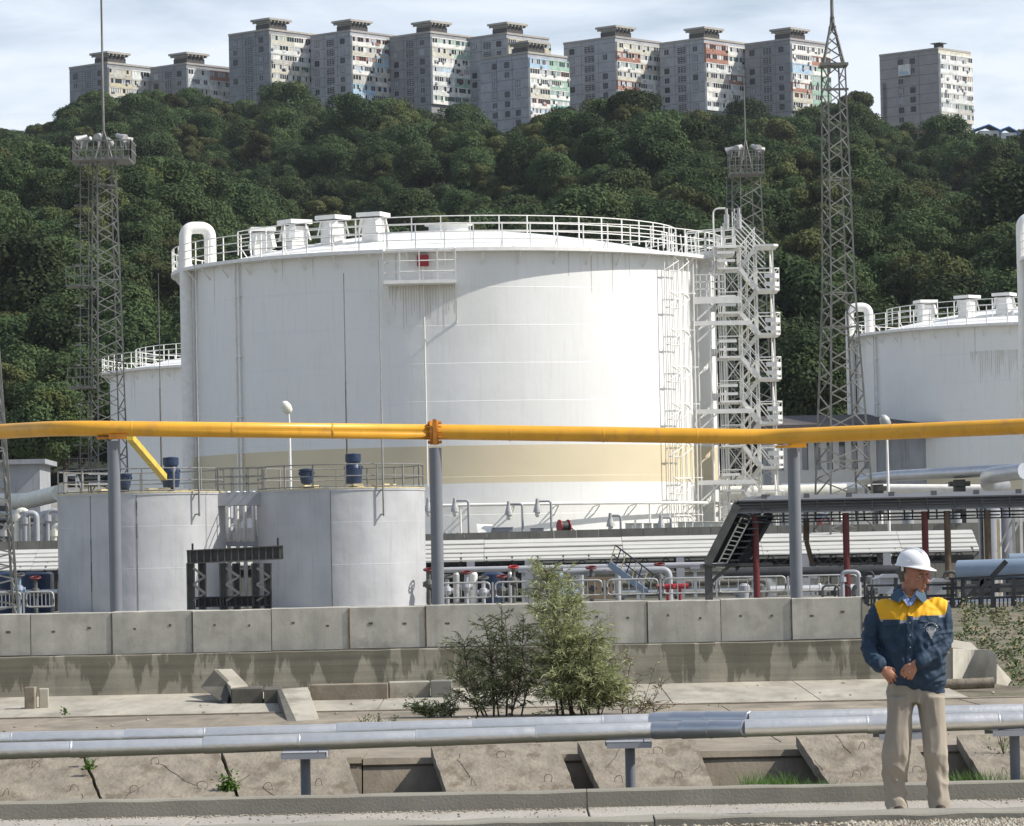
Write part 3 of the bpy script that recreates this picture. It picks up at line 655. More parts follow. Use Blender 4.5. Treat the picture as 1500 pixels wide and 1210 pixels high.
# ---------------------------------------------------------------- stair tower
def make_stair():
    root=thing('stair_tower','white zigzag steel stair tower at the right side of the biggest tank','stair tower',(0,0,0),None,local=True)
    W=2.35; D=1.9; dz=2.16; NF=7; zt=dz*NF-.0     # left/right columns, floors
    mb=MB()
    for x in (0,.78,1.55,W):
        for y in (0,D): mb.bar((x,y,-.2),(x,y,zt+ (0.0 if x>0 else 1.2)),.075)
    for k in range(NF):
        z=k*dz
        for y in (0,D):
            mb.bar((0,y,z),(.78,y,z+1.08),.035); mb.bar((.78,y,z),(0,y,z+1.08),.035)
            mb.bar((1.55,y,z+1.08),(W,y,z),.045); mb.bar((.78,y,z+1.08),(1.55,y,z+2.16),.045); mb.bar((.78,y,z),(1.55,y,z+1.08),.05)
        mb.bar((0,0,z),(0,D,z+dz),.05); mb.bar((W,0,z),(W,D,z+dz),.05)
    for x in (-.34,-.25,-.14): mb.tube([(x,-.1,-.2),(x,-.1,zt+.6)],.03,6)
    mb.tube([(-.75,-.2,-.2),(-.75,-.2,zt-1.2)],.045,8); mb.tube(fillet([(-.5,-.2,-.2),(-.5,-.2,zt+1.9),(.1,-.2,zt+1.9)],.3,4),.04,6)
    mb.build('frame','white_steel',root)
    for k in range(NF+1):
        z=k*dz
        mb=MB()     # right landing with toe boards and railing
        pts=[(W-.8,-.35,z),(W+.05,-.45,z),(W+.28,-.2,z),(W+.28,D+.2,z),(W+.05,D+.4,z),(W-.8,D+.35,z)]
        mb.poly(pts,(0,0,.10))
        if k<NF:
            for hh,hw in ((.32,.2),(.72,.22)):
                for a,b in zip(pts[1:-1],pts[2:-1]): mb.bar((a[0],a[1],z+hh),(b[0],b[1],z+hh),.03,hw)
                mb.bar((W-.45,-.36,z+hh),(pts[1][0],pts[1][1],z+hh),.03,hw)
            for a,b in zip(pts[:-1],pts[1:]): mb.bar((a[0],a[1],z+1.08),(b[0],b[1],z+1.08),.05)
            for a in pts: mb.bar(a,(a[0],a[1],z+1.08),.045)
        mb.build('landing','white_steel',root)
        if k<NF:
            zl=z+dz/2; mb=MB(); mb.b2((-.35,-.35,zl),(.75,D+.3,zl+.09))
            for hh in (.35,.75): mb.b2((-.36,-.35,zl+hh),(-.33,D+.3,zl+hh+.16)); mb.b2((-.36,-.37,zl+hh),(.5,-.34,zl+hh+.13))
            mb.bar((-.35,-.36,zl+1.05),(.6,-.36,zl+1.05),.045); mb.bar((-.35,D+.3,zl+1.05),(.6,D+.3,zl+1.05),.045)
            mb.build('landing','white_steel',root)
            for (y0,y1,za,zb,xa,xb) in ((-.3,D*.42,z+.05,zl+.05,W-.75,.7),(D*.52,D+.3,zl+.05,z+dz+.05,.7,W-.75)):
                mb=MB()
                for y in (y0,y1): mb.bar((xa,y,za),(xb,y,zb),.04,.2); mb.bar((xa,y,za+1.0),(xb,y,zb+1.0),.045); mb.bar((xa,y,za+.55),(xb,y,zb+.55),.035)
                for q in range(6):
                    u=(q+.5)/6; mb.box((xa+(xb-xa)*u,(y0+y1)/2,za+(zb-za)*u+.02),(.24,abs(y1-y0),.03))
                for u in (0.05,.5,.95):
                    for y in (y0,y1): mb.bar((xa+(xb-xa)*u,y,za+(zb-za)*u),(xa+(xb-xa)*u,y,za+(zb-za)*u+1.0),.04)
                mb.build('stair_flight','white_steel',root)
            mb=MB(); mb.tube([(-.62,-.22,zl+.1),(-.62,-.22,zl+.45)],.12,10); mb.build('floodlight','galv',root)
    # flood lamps on top
    mb=MB()
    for x in (.15,.75): mb.tube([(x,-.1,zt+.9),(x,-.1,zt+1.6)],.13,8); mb.tube([(x,-.1,zt+1.6),(x,-.1,zt+1.9)],.07,6)
    mb.build('lamp','galv',root)
    # sloping handrail from the top walkway down to the last landing
    mb=MB()
    for dy in (0,D): 
        for hh in (.0,.5,1.0): mb.bar((.55,dy,zt+.7+hh),(W-.35,dy,zt-.85+hh+.0),.05)
        mb.bar((.55,dy,zt),(.55,dy,zt+1.9),.05)
    mb.b2((-.5,-.3,zt+.0),(.9,D+.3,zt+.08))
    mb.build('top_flight','white_steel',root)
    return root
SX=P(1066,600,199).x
st=make_stair(); st.location=(SX,199,TB-.45)
ztop=TB-.45+2.16*7
mb=MB(); root=thing('access_bridge','white railed steel bridge from the top of the biggest tank to the stair tower','walkway',(SX-1,200,ztop))
zb=TB+HT+.05; A=Vector((T0.x+RT*.88,199.2,zb)); B=Vector((SX+.5,199.2,zb+.15))
for dy in (0,1.1):
    a=A+Vector((0,dy,0)); b=B+Vector((0,dy,0))
    mb.bar(a,b,.06,.34)
    for hh in (.45,.8,1.2): mb.bar(a+Vector((0,0,hh)),b+Vector((0,0,hh)),.05)
    for k in range(6): p=a.lerp(b,k/5); mb.bar(p,p+Vector((0,0,1.2)),.05)
mb.poly([A,B,B+Vector((0,1.1,0)),A+Vector((0,1.1,0))],(0,0,.05)); mb.build('deck','white_steel',root)
mb=MB()
for k,py in enumerate((440,472,601,705)):
    q=P(1130,py,199); x0=T0.x+RT*.90
    mb.b2((x0,198.6,q.z-.12),(SX+ (.7 if k==0 else 1.2),198.75,q.z+ (.22 if k==0 else .1)))
    if k==0:
        for hh in (.4,.75,1.1): mb.bar((x0,198.7,q.z+hh+.2),(SX,198.7,q.z+hh+.2),.05)
        for j in range(6): xx=x0+(SX-x0)*j/5; mb.bar((xx,198.7,q.z+.2),(xx,198.7,q.z+1.3),.05)
    mb.bar((x0+.1,198.7,q.z-.9),(x0+1.0,198.7,q.z-.1),.08)
mb.build('tie_beams','white_steel',root)
# ================================================================ small grey tanks
def small_tank(cx,label,vents,rods,YC=170.4,RS=3.48,ZT=5.58):
    X=P(cx,760,YC).x; root=thing('process_tank',label,'tank',(X,YC,.75),'small grey tanks')
    mb=MB(); mb.lathe([(RS,.6),(RS,ZT)],(X,YC,0),96); mb.lathe([(RS,ZT),(RS+.03,ZT),(RS+.03,ZT-.08),(RS,ZT-.08)],(X,YC,0),96,sm=False); mb.build('shell','grey_tank',root)
    mb=MB(); mb.lathe([(RS+.04,ZT+.0),(RS+.04,ZT+.05),(0,ZT+.12)],(X,YC,0),64,sm=False); 
    for k in range(7): a=random.uniform(0,2*PI); mb.box((X+2*math.cos(a),YC+2*math.sin(a)-1,ZT+.14),(random.uniform(.4,1.1),.4,.1),a)
    mb.build('roof_deck','yellowed',root)
    mb=MB()
    for k in range(16):
        a=2*PI*k/16+.1; p=Vector((X+(RS-.05)*math.cos(a),YC+(RS-.05)*math.sin(a),ZT)); mb.bar(p,p+Vector((0,0,1.0)),.055,.055,0,up=(math.cos(a),math.sin(a),0))
    for hh in (.1,.52,1.0): mb.tube([(X+(RS-.05)*math.cos(2*PI*k/48),YC+(RS-.05)*math.sin(2*PI*k/48),ZT+hh) for k in range(48)],.027,6,0 if hh!=.52 else 0,closed=True)
    mb.build('railing','rail_steel',root)
    for pxs in (((-64,-.0),(4,.0)) if cx<300 else ((-10,0),)):
        c_=pxs[0]/122.5; an=math.acos(max(-.98,min(.98,c_))); mb=MB(); rnd_=random.Random(int(cx+pxs[0]))
        pts=[(X+(RS+.004)*math.cos(an),YC-(RS+.004)*math.sin(an),z) for z in [.7+(ZT-.75)*k/16 for k in range(17)]]
        for k in range(16):
            w_=.02+.05*max(0,mnoise.noise(Vector((cx,pxs[0],k*.45))))*(1.6 if pxs[0] in(-64,4) else .3); mb.bar(pts[k],pts[k+1],w_,.012,0,up=(math.cos(an),-math.sin(an),0))
        mb.build('weld_seam','seam_dirt',root)
    for dx,tall,dy in vents:
        c=(X+dx,YC+dy,ZT+.1); mb=MB(); h=1.0 if tall else .5
        if tall: prof=[(0,.0),(.16,0),(.16,.15),(.33,.15),(.37,.45),(.37,.8),(.28,1.0),(.28,1.05),(.33,1.06),(.33,1.38),(0,1.42)]
        else: prof=[(0,.0),(.14,0),(.14,.2),(.22,.2),(.27,.35),(.29,.7),(.33,.72),(.33,.80),(0,.84)]
        mb.lathe(prof,c,20)
        for k in range(8): a=2*PI*k/8; rr=.36 if tall else .30; mb.box((c[0]+rr*math.cos(a),c[1]+rr*math.sin(a),c[2]+(.82 if tall else .62)),(.06,.06,.12),a)
        mb.build('breather_valve','blue_valve',root)
    for px,y0,y1,on in rods:
        ang=math.acos(max(-1,min(1,(px-cx)/122.5))); Y=YC-(RS+.22)*math.sin(ang) if on else YC
        a=P(px,y0,Y); b=P(px+ (y1-y0)*0.0,y1,Y); a=Vector((b.x,b.y,a.z)); mb=MB(); mb.tube([b,a],[.035,.035],6,0); mid=b.lerp(a,.45); mb2=MB(); mb2.tube([b,mid,mid,a],[.04,.036,.024,.016],6,0)
        if on:
            n=Vector((math.cos(ang),-math.sin(ang),0))
            for zz in (ZT-.08,b.z+.08): mb2.bar((b.x,b.y,zz),Vector((b.x,b.y,zz))-n*.26,.05,.05)
        mb2.build('lightning_rod','rail_steel' if on else 'dark_steel',root)
    # vertical weld seams / dirt runs are in the material; a ladder bracket strip
    return X,YC,RS,ZT
a_=small_tank(207.5,'left one of the two small grey tanks with blue valves on top',((1.35,True,-1.2),(-.75,False,.6)),((292,375,756,True),(237,400,706,False)))
b_=small_tank(500,'right one of the two small grey tanks with blue valves on top',((.57,True,-.8),(-1.38,False,-.6)),((562,380,756,True),(509,400,690,False)))
z=a_[3]; x0=a_[0]+3.2; x1=b_[0]-3.2; y=170.4
root=thing('access_bridge','small grey railed bridge joining the tops of the two grey tanks','walkway',(x0,y,z)); mb=MB(); mb.b2((x0,y-1.2,z-.55),(x1,y-.1,z)); mb.build('deck','grey_steel',root)
mb=MB()
for yy in (y-1.2,y-.1):
    for hh in (.35,.65,1.0): mb.bar((x0,yy,z+hh),(x1,yy,z+hh),.05)
    for k in range(4): xx=x0+(x1-x0)*k/3; mb.bar((xx,yy,z),(xx,yy,z+1.0),.05)
mb.build('railing','rail_steel',root)
for i,px in enumerate((334,347,358,371,378)):
    q=P(px,722,172); mb=MB(); mb.tube(fillet([(q.x,172,.7),(q.x,172,q.z),(q.x+.02,173,q.z)],.25,4),.085,10)
    single(mb,'riser_pipe','white_steel','vertical pale pipes standing in the gap between the two grey tanks','pipe',(q.x,172,.75),'risers between the grey tanks')
mb=MB(); a=P(332,797,171); b=P(380,797,171); mb.bar(a,b,.12,.2); mb.bar(P(336,778,174),P(380,738,174),.1,.1); mb.bar(P(340,735,174.3),P(340,799,171.5),.1,.1); mb.bar(P(376,735,174.3),P(376,799,171.5),.12,.12); mb.bar(P(332,750,174.5),P(382,748,174.5),.4,.6); mb.bar(P(332,782,174.5),P(382,782,174.5),.4,.5)
single(mb,'pipe_rack','box_grey','grey beams and brace behind the risers between the grey tanks','frame',a)
# ================================================================ black steel frame
YB=106.
def B(px,py,Y=YB): return P(px,py,Y)
root=thing('steel_frame','low black steel frame with ribbed beams standing between the grey tanks','frame',tuple(B(345,888)))
zb=.72
mb=MB()
for px,Y in ((279,YB),(296,YB+1.2),(327,YB),(346,YB+1.2),(374,YB),(392,YB)): 
    q=B(px,825,Y); 
    for dx in (-.085,.085): mb.b2((q.x+dx-.02,Y-.08,zb),(q.x+dx+.02,Y+.08,q.z))
    mb.b2((q.x-.09,Y+.0,zb),(q.x+.09,Y+.02,q.z))
mb.build('post','dark_steel',root)
def ribbed(mb,a,b,h,n):
    a=Vector(a); b=Vector(b); mb.bar(a,b,.06,h)
    for k in range(n): p=a.lerp(b,(k+.5)/n); mb.box((p.x,p.y-.06,p.z),(.035,.12,h-.03))
    for s in (-.5,.5): mb.bar(a+Vector((0,-.06,s*h)),b+Vector((0,-.06,s*h)),.16,.03)
mb=MB(); ribbed(mb,B(274,816),B(415,809),.33,14); ribbed(mb,B(276,816,YB+1.2),B(412,809,YB+1.2),.27,14); mb.build('top_beam','dark_steel',root)
mb=MB(); ribbed(mb,B(287,882),B(395,880),.24,12); mb.build('bottom_beam','black_steel',root)
mb=MB()
for a,b in ((283,300),(331,350),(376,395)):
    for k in range(2): mb.bar(B(a,832+k*24,YB-.1),B(b,845+k*24,YB-.1),.06); mb.bar(B(b,845+k*24,YB-.1),B(a,856+k*24,YB-.1),.05)
mb.build('brace','mast_steel',root)
mb=MB()
for px,y0,y1 in ((282,796,812),(407,788,812)): mb.bar(B(px,y0),B(px,y1),.05,.05)
mb.build('stub','black_steel',root)
# ================================================================ long corrugated white canopy
YC0=176.
def canopy_run(px0,px1,label,posts):
    a=P(px0,823,YC0); b=P(px1,823,YC0); zE=P((px0+px1)/2,823,YC0).z; zR=P((px0+px1)/2,790,YC0+3).z
    zE=1.7+27/34.1+.04; zR=1.7+59/33.5
    root=thing('covered_gallery',label,'canopy',((a.x+b.x)/2,YC0+1.5,.75),'white corrugated gallery roofs')
    mb=MB(); n=5
    for k in range(n):
        u0=k/n; u1=(k+1)/n
        y0=YC0+3*u0; z0=zE+(zR-zE)*u0+.06; y1=YC0+3*u1+.12; z1=zE+(zR-zE)*u1+.03
        x=a.x; 
        while x<b.x:
            xe=min(b.x,x+6.0); d=.015*random.uniform(-1,1)
            mb.poly([(x,y0,z0+d),(xe-.02,y0,z0+d),(xe-.02,y1,z1+d),(x,y1,z1+d)],(0,0,-.045)); x=xe
    mb.build('roof','white_roof',root)
    mb=MB(); mb.bar((a.x,YC0+.1,zE+.02),(b.x,YC0+.1,zE+.02),.1,.12); mb.bar((a.x,YC0+.1,zE-.42),(b.x,YC0+.1,zE-.42),.08,.08); mb.bar((a.x,YC0+2.9,zE-.3),(b.x,YC0+2.9,zE-.3),.1,.35)
    x=a.x; i=0
    while x<b.x-.4: mb.bar((x,YC0+.1,zE-.42 if i%2 else zE),(x+.45,YC0+.1,zE if i%2 else zE-.42),.05); x+=.45; i+=1
    x=a.x
    while x<b.x: mb.bar((x,YC0,zE),(x,YC0+3,zR-.1),.07); mb.bar((x,YC0,zE-.3),(x,YC0+3,zE-.3),.07); x+=1.1
    mb.build('truss','black_steel',root)
    for px in posts:
        q=P(px,850,YC0); mb=MB(); mb.b2((q.x-.17,YC0-.1,.7),(q.x+.17,YC0+.2,zE)); mb.build('post','grey_steel',root); mb=MB(); mb.b2((q.x-.16,YC0+2.7,.7),(q.x+.16,YC0+2.9,zE)); mb.build('post','dark_steel' if 900<px<1050 else 'grey_steel',root)
    return zE,zR
zE,zR=canopy_run(-160,84,'short stretch of white corrugated gallery roof at the left edge of the photo',(-100,17))
canopy_run(300,1437,'long white corrugated gallery roof running in front of the biggest tank',(432,560,690,775,997,1180,1300))
# bund wall
mb=MB(); x=-120.
while x<120:
    mb.b2((x,186.0,.6),(x+1.0,186.5,1.7+ (71+4*math.sin(x*.2)*.3)/32.2)); 
    x+=1.015
tag(mb.build('bund_wall','bund'),'weathered concrete wall panels above the gallery roof at the foot of the white tanks','wall')
# ---------------------------------------------------------------- railing panels near the gallery
YF=162.
def fence(px0,px1,n,label,Y=YF,py0=852,py1=878):
    x0=P(px0,870,Y).x; x1=P(px1,870,Y).x; zt=1.7-.2/36*0; w_=(x1-x0)/n
    for i in range(n):
        a=x0+i*w_; root=thing('barrier',label,'railing',(a,Y,.75),'tubular railing panels by the gallery')
        top=P(px0,py0,Y).z; top=1.64; bot=1.05
        mb=MB(); q=.05; pts=fillet([(a+.1,Y,bot),(a+.1,Y,top),(a+w_-.1,Y,top),(a+w_-.1,Y,bot)],.2,4); pts2=fillet([(a+w_-.1,Y,bot+.3),(a+w_-.1,Y,bot),(a+.1,Y,bot),(a+.1,Y,bot+.3)],.2,4); mb.tube(pts,.035,6); mb.tube(pts2,.035,6); mb.build('frame','galv',root)
        mb=MB()
        for k in range(1,7): xx=a+.1+(w_-.2)*k/7; mb.bar((xx,Y,bot),(xx,Y,top),.035)
        mb.build('bars','galv',root)
        mb=MB(); mb.bar((a,Y,.7),(a,Y,top),.07); mb.build('post','galv',root)
FL='low tubular railing panel at ground level behind the retaining wall'
fence(-60,82,3,'tubular railing panel left of the left grey tank, under the short gallery'); fence(640,1050,5,'tubular railing panel between the right grey tank and the leaning stair canopy'); fence(1050,1260,2,'tubular railing panel behind the red posts of the grey canopy')
mb=MB(); c=P(880,872,163); mb.box((c.x,163.,1.33),(.95,.08,.85)); mb.box((c.x-.3,162.95,1.3),(.25,.03,.2),0,1,.5); mb.box((c.x+.25,162.95,1.35),(.3,.03,.08),0,1,-.7)
single(mb,'notice_board',['brown_board','black_steel'],'brown board with dark marks fixed to the railing right of the tall shrub','board',(c.x,163,.75))
# ---------------------------------------------------------------- piping under the gallery
random.seed(21)
def hpipe(px0,px1,py,r,Y,m,label,name='pipeline',elbow=None,supports=4,group=None,base=.75,end=True,dz=0):
    a=P(px0,py,Y); b=P(px1,py,Y); z=(a.z+b.z)/2 if abs(px1-px0)<500 else P((px0+px1)/2,py,Y).z
    root=thing(name,label,'pipe',((a.x+b.x)/2,Y,base),group)
    pts=[(a.x,Y,z),(b.x,Y,z)]
    if elbow=='down': pts=fillet([(a.x,Y,z),(b.x,Y,z),(b.x,Y,base)],r*2.2,6)
    if elbow=='back': pts=fillet([(a.x,Y,z),(b.x,Y,z),(b.x,Y+3,z)],r*2.2,6)
    mb=MB(); mb.tube(pts,r,20); mb.build('pipe_run',m,root)
    for k in range(supports):
        x=a.x+(b.x-a.x)*(k+.5)/supports; mb=MB(); mb.b2((x-.07,Y-.12,base-.1),(x+.07,Y+.12,z-r*.8)); mb.b2((x-.2,Y-.2,z-r-.05),(x+.2,Y+.2,z-r+.04)); mb.build('support','grey_steel',root)
    return root
hpipe(860,1128,848,.33,177.6,'silver','upper fat silver pipe ending in a rounded elbow below the leaning stair canopy','pipeline','down',3)
hpipe(870,1122,866,.18,177.0,'silver','lower thinner silver pipe below the fat silver one, left of the right yellow-pipe post',supports=3)
hpipe(1128,1270,862,.15,168,'silver','thin silver pipe behind the red posts left of the worker',supports=2)
hpipe(1060,1320,838,.22,171,'black_steel','black pipe in the shade under the gallery, behind the worker',supports=3)
hpipe(640,1060,831,.12,172,'grey_steel','thin grey pipe high in the shade under the gallery',supports=5)
hpipe(825,980,836,.14,167,'grey_steel','grey pipe with a drop elbow above the brown board','pipeline','down',2)
hpipe(-40,84,868,.1,168,'silver_dull','thin pipe low behind the railing left of the left grey tank',supports=2)
for (a,b,l) in ((-160,84,'black panel added in place of the deep shade under the short gallery'),(432,775,'black panel added in place of the deep shade behind the middle railing panels')):  # black panels added to stand for the deep shade under the galleries
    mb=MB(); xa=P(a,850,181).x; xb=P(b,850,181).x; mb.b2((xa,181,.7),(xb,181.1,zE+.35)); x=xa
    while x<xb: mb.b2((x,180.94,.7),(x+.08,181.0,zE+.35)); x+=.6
    single(mb,'shade_panel','black_steel',l,'wall',(xa,181,.75))
# valve assemblies with hand wheels
def valve(px,py,Y,h,m,label,body='grey_steel',red=False):
    q=P(px,py,Y); root=thing('valve',label,'valve',(q.x,Y,.75),'hand wheel valves under the gallery')
    mb=MB(); mb.tube([(q.x,Y,.7),(q.x,Y,q.z)],.08,10); mb.tube([(q.x-.25,Y,q.z-.5),(q.x+.25,Y,q.z-.5)],.11,12); mb.lathe([(0,q.z-.7),(.15,q.z-.65),(.2,q.z-.5),(.15,q.z-.35),(0,q.z-.25)],(q.x,Y,0),14); mb.build('body',body,root)
    mb=MB(); mb.tube([(q.x+.2*math.cos(t),Y+.2*math.sin(t),q.z+.1+.05*math.sin(t)) for t in [2*PI*k/14 for k in range(14)]],.04,6,closed=True)
    for t in (0,PI/2): mb.bar((q.x-.2*math.cos(t),Y-.2*math.sin(t),q.z+.1),(q.x+.2*math.cos(t),Y+.2*math.sin(t),q.z+.1),.04)
    mb.bar((q.x,Y,q.z-.2),(q.x,Y,q.z+.15),.06)
    mb.build('hand_wheel',m,root)
VL=[(28,846,'dark valve under the short gallery at the left edge'),(52,850,'red wheeled valve just left of the left grey tank'),(628,838,'red wheeled valve in the gap right of the right grey tank'),(655,848,'pale valve right of the middle pipe post'),(683,842,'light coloured valve in the middle of the railing under the gallery'),(708,850,'second pale valve right of the middle pipe post'),(735,848,'red valve left of the tall willow shrub'),(752,834,'bright red valve nearest the willow shrub'),(866,835,'magenta red valve above the brown board'),(838,850,'blue grey valve just right of the willow shrub'),(966,830,'small red valve left of the black gallery post')]
for i,(px,py,l) in enumerate(VL): valve(px,py,165+(i*1.7)%6,1,'red' if 'bright' in l else ('dark_red' if 'red' in l else 'dark_steel'),l,'blue_grey' if 'blue' in l or 'dark' in l else ('grey_steel' if 'pale' in l or 'light' in l else 'dark_steel'))
c=P(985,859,164.5); mb=MB(); mb.tube([(c.x-.65,164.5,c.z),(c.x+.65,164.5,c.z)],.11,8); mb.lathe([(.16,-.05),(.16,.05)],(c.x,164.5,c.z),10); mb.tube([(c.x-.2,164.5,.75),(c.x-.2,164.5,c.z)],.06,6); mb.tube([(c.x+.3,164.5,.75),(c.x+.3,164.5,c.z)],.06,6)
single(mb,'hydrant_pipe','red','bright orange-red horizontal hydrant pipe low behind the railing','pipe',(c.x,164.5,.75))
# vertical pipes and tanks in the shade
random.seed(5)
for i,(px,w_,m) in enumerate(((10,.5,'blue_valve'),(48,.8,'blue_valve'),(72,.2,'galv'),(668,.14,'galv'),(694,.16,'white_steel'),(722,.5,'blue_valve'),(747,.12,'galv'),(818,.25,'blue_grey'),(848,.2,'galv'),(905,.12,'galv'),(1090,.25,'grey_steel'),(1112,.25,'dark_steel'),(1200,.12,'white_steel'),(1213,.2,'dark_steel'))):
    q=P(px,838 if px<1090 else 855,174); mb=MB(); mb.lathe([(w_,.7),(w_,q.z-.1),(w_*.6,q.z),(0,q.z+.02)],(q.x,174,0),14)
    single(mb,'vessel' if w_>.4 else 'stand_pipe',m,'%s upright %s under the gallery, %s'%({'blue_valve':'dark blue','galv':'galvanised','white_steel':'white','blue_grey':'blue grey','grey_steel':'grey','dark_steel':'dark'}[m],'vessel' if w_>.4 else 'pipe',['at the left edge','left of the left grey tank','close to the left grey tank','right of the middle post','behind the middle railing panel','between the middle post and the willow','left of the willow','behind the willow top','right of the willow','above the brown board','left of the dark red post','just right of the leaning canopy post','right of the right yellow-pipe post','left of the middle dark red post'][i]),'vessel' if w_>.4 else 'pipe',(q.x,174,.75))
# blue and yellow stairs under the gallery
mb=MB(); a=P(893,826,166); b=P(948,868,165)
for dy in (0,.8): mb.bar(a+Vector((0,dy,0)),b+Vector((0,dy,0)),.06,.25)
for k in range(7): p=a.lerp(b,k/6.); mb.box((p.x,p.y+.4,p.z),(.25,.8,.04))
root=thing('steps','small blue steel steps with yellow and black handrails behind the railing','stairs',tuple(b)); mb.build('stringer','blue_grey',root)
mb=MB(); o=Vector((.25,-.1,.75)); mb.bar(a+o,b+o,.05,.05,1); mb.bar(a+o*.5,b+o*.5,.04,.04,1)
for k in range(8): p=a.lerp(b,k/7.); mb.bar(p,p+o,.04,.04,k%2)
mb.build('handrail',['yellowed','black_steel'],root)
# ================================================================ things standing along the bund
def goose(px,pyt,Y,label,side=-1,w_=22,base_py=788):
    q=P(px,pyt,Y); root=thing('goose_neck_post',label,'lamp post',(q.x,Y,2.9),'bent pipes with hanging lamps at the foot of the tank')
    L_=w_/ (F/Y); mb=MB(); mb.tube(fillet([(q.x,Y,2.6),(q.x,Y,q.z),(q.x+side*L_,Y,q.z),(q.x+side*L_,Y,q.z-.1)],.14,4),.055,8); mb.build('pole','grey_steel',root)
    x=q.x+side*L_; mb=MB(); mb.lathe([(0,q.z+.15),(.07,q.z+.12),(.10,q.z-.1),(.17,q.z-.35),(.20,q.z-.5),(0,q.z-.5)],(x,Y,0),12,sm=False); mb.build('lamp_head','galv',root)
    mb=MB(); mb.lathe([(.11,q.z-.5),(.12,q.z-.62),(.06,q.z-.72),(0,q.z-.74)],(x,Y,0),10); mb.build('lamp_glass','white_steel',root)
for a in ((645,733,187.2,'lamp pipe half hidden by the middle pipe post',-1,18),(686,733,187.2,'bent lamp pipe just right of the middle pipe post',-1,20),(765,738,187.2,'bent lamp pipe second in line left of the red hose reel',-1,20),(807,734,187.2,'bent lamp pipe nearest the red hose reel',-1,20),(909,755,187.2,'low bent lamp pipe left of the row of grey boxes',-1,15),(983,758,187.2,'low bent lamp pipe in the middle of the grey boxes',-1,15)): goose(*a)
def reel(px,py,Y,label):
    q=P(px,py,Y); root=thing('hose_reel',label,'hose reel',(q.x,Y,2.9),'red hose reels')
    a=R(25); ax=Vector((math.cos(a),math.sin(a),0)); up=Vector((0,0,1)); sd=ax.cross(up)
    def disc(c,r,w_,m,mb):
        mb.tube([c-ax*w_/2,c+ax*w_/2],r,24,m)
    mb=MB(); c=Vector((q.x,Y,q.z)); disc(c-ax*.22,.31,.05,0,mb); disc(c+ax*.22,.31,.05,0,mb); mb.build('drum','red',root)
    mb=MB(); disc(c,.24,.40,0,mb); disc(c+ax*.25,.25,.03,0,mb); mb.build('hose','black_steel',root)
    mb=MB(); mb.tube(fillet([(q.x+.45,Y,2.6),(q.x+.45,Y,q.z-.1),(q.x+.2,Y,q.z-.05)],.15),.06,8); mb.bar((q.x-.3,Y,2.7),(q.x-.15,Y,q.z),.05); mb.build('stand','galv',root)
reel(826,771,187.3,'red and black hose reel at the foot of the biggest tank'); reel(1207,769,187.3,'red hose reel seen under the grey canopy')
def ebox(px0,px1,py0,py1,Y,label,m='box_grey',dep=.5,grp='grey boxes on the bund wall',rz=0):
    a=P(px0,py1,Y); b=P(px1,py0,Y); mb=MB(); w_=b.x-a.x; mb.box(((a.x+b.x)/2,Y+dep/2,(a.z+b.z)/2),(w_-.03,dep,b.z-a.z),rz); mb.box(((a.x+b.x)/2,Y+dep/2-.02,b.z+.02),(w_+.02,dep+.05,.04),rz); mb.b2((a.x+.1,Y+.1,2.8),(a.x+.16,Y+.2,a.z)); mb.b2((b.x-.16,Y+.1,2.8),(b.x-.1,Y+.2,a.z)); mb.box(((a.x+b.x)/2+w_*.2,Y-.01+(0 if rz==0 else .0),(a.z+b.z)/2),(.05,.03,.15),rz)
    single(mb,'cabinet',m,label,'cabinet',((a.x+b.x)/2,Y,2.9),grp,.01)
ebox(719,752,773,790,187.6,'big grey sheet metal cabinet left of the middle bent lamp pipes',dep=1.2); ebox(777,797,774,789,187.6,'small blue grey cabinet left of the red hose reel')
mb=MB(); mb.poly([P(698,768,187.5),P(722,769,187.5),P(719,779,187.2),P(700,781,187.2)],(0,.05,.02)); single(mb,'sheet','white_steel','crumpled white sheet lying against the grey cabinet','sheet',P(710,780,187.3))
root=thing('pipe_rack','low black pipe rack on the gallery roof edge below the white sheet','frame',tuple(P(690,790,186.9))); mb=MB()
for k in range(11): q=P(652+k*9,790,186.9); mb.bar(q,q+Vector((0,0,.3)),.06)
mb.bar(P(650,783,186.9),P(745,780,186.9),.07); mb.bar(P(650,790,186.9),P(745,788,186.9),.1); mb.build('frame','black_steel',root)
px=916; i=0
for w_ in (14,9,12,15,11):
    ebox(px,px+w_,767,777,187.4,'grey junction box, %s of the row right of the hose reel'%['first from left','second from left','middle one','fourth from left','last'][i],'cream_steel'); px+=w_+2; i+=1
for w_ in (11,10,14,15,13):
    ebox(px+6,px+6+w_,765,777,187.4,'cream junction box, %s of the row at the stair tower foot'%['first from left','second from left','middle one','fourth from left','last'][i-5],'cream_steel'); px+=w_+1; i+=1
# ================================================================ grey stair canopy on dark red posts
YK=140.; sK=F/YK
zt=P(1290,728,YK).z; 
xl=P(1076,750,YK).x; xr=P(1640,740,YK).x
zb_=P(1290,748,YK).z; zt=P(1290,727,YK+1.5).z
root=thing('covered_walkway','grey sheet metal canopy on dark red posts with a covered stair descending left','canopy',((xl+xr)/2,YK,.75))
mb=MB(); n=4
for k in range(n):
    z0=zb_+(zt-zb_)*k/n*.78; z1=zb_+(zt-zb_)*(k+1)/n*.78
    y0=YK+.06*k; mb.poly([(xl-.1,y0+.03,z0),(xr,y0+.03,z0),(xr,y0+.06,z1),(xl+.1,y0+.06,z1)],(0,.04,0))
for k in range(1,n+1): mb.b2((xl-.1,YK-.02,zb_+(zt-zb_)*k/n*.78-.008),(xr,YK+.03+.06*k,zb_+(zt-zb_)*k/n*.78+.008),1)
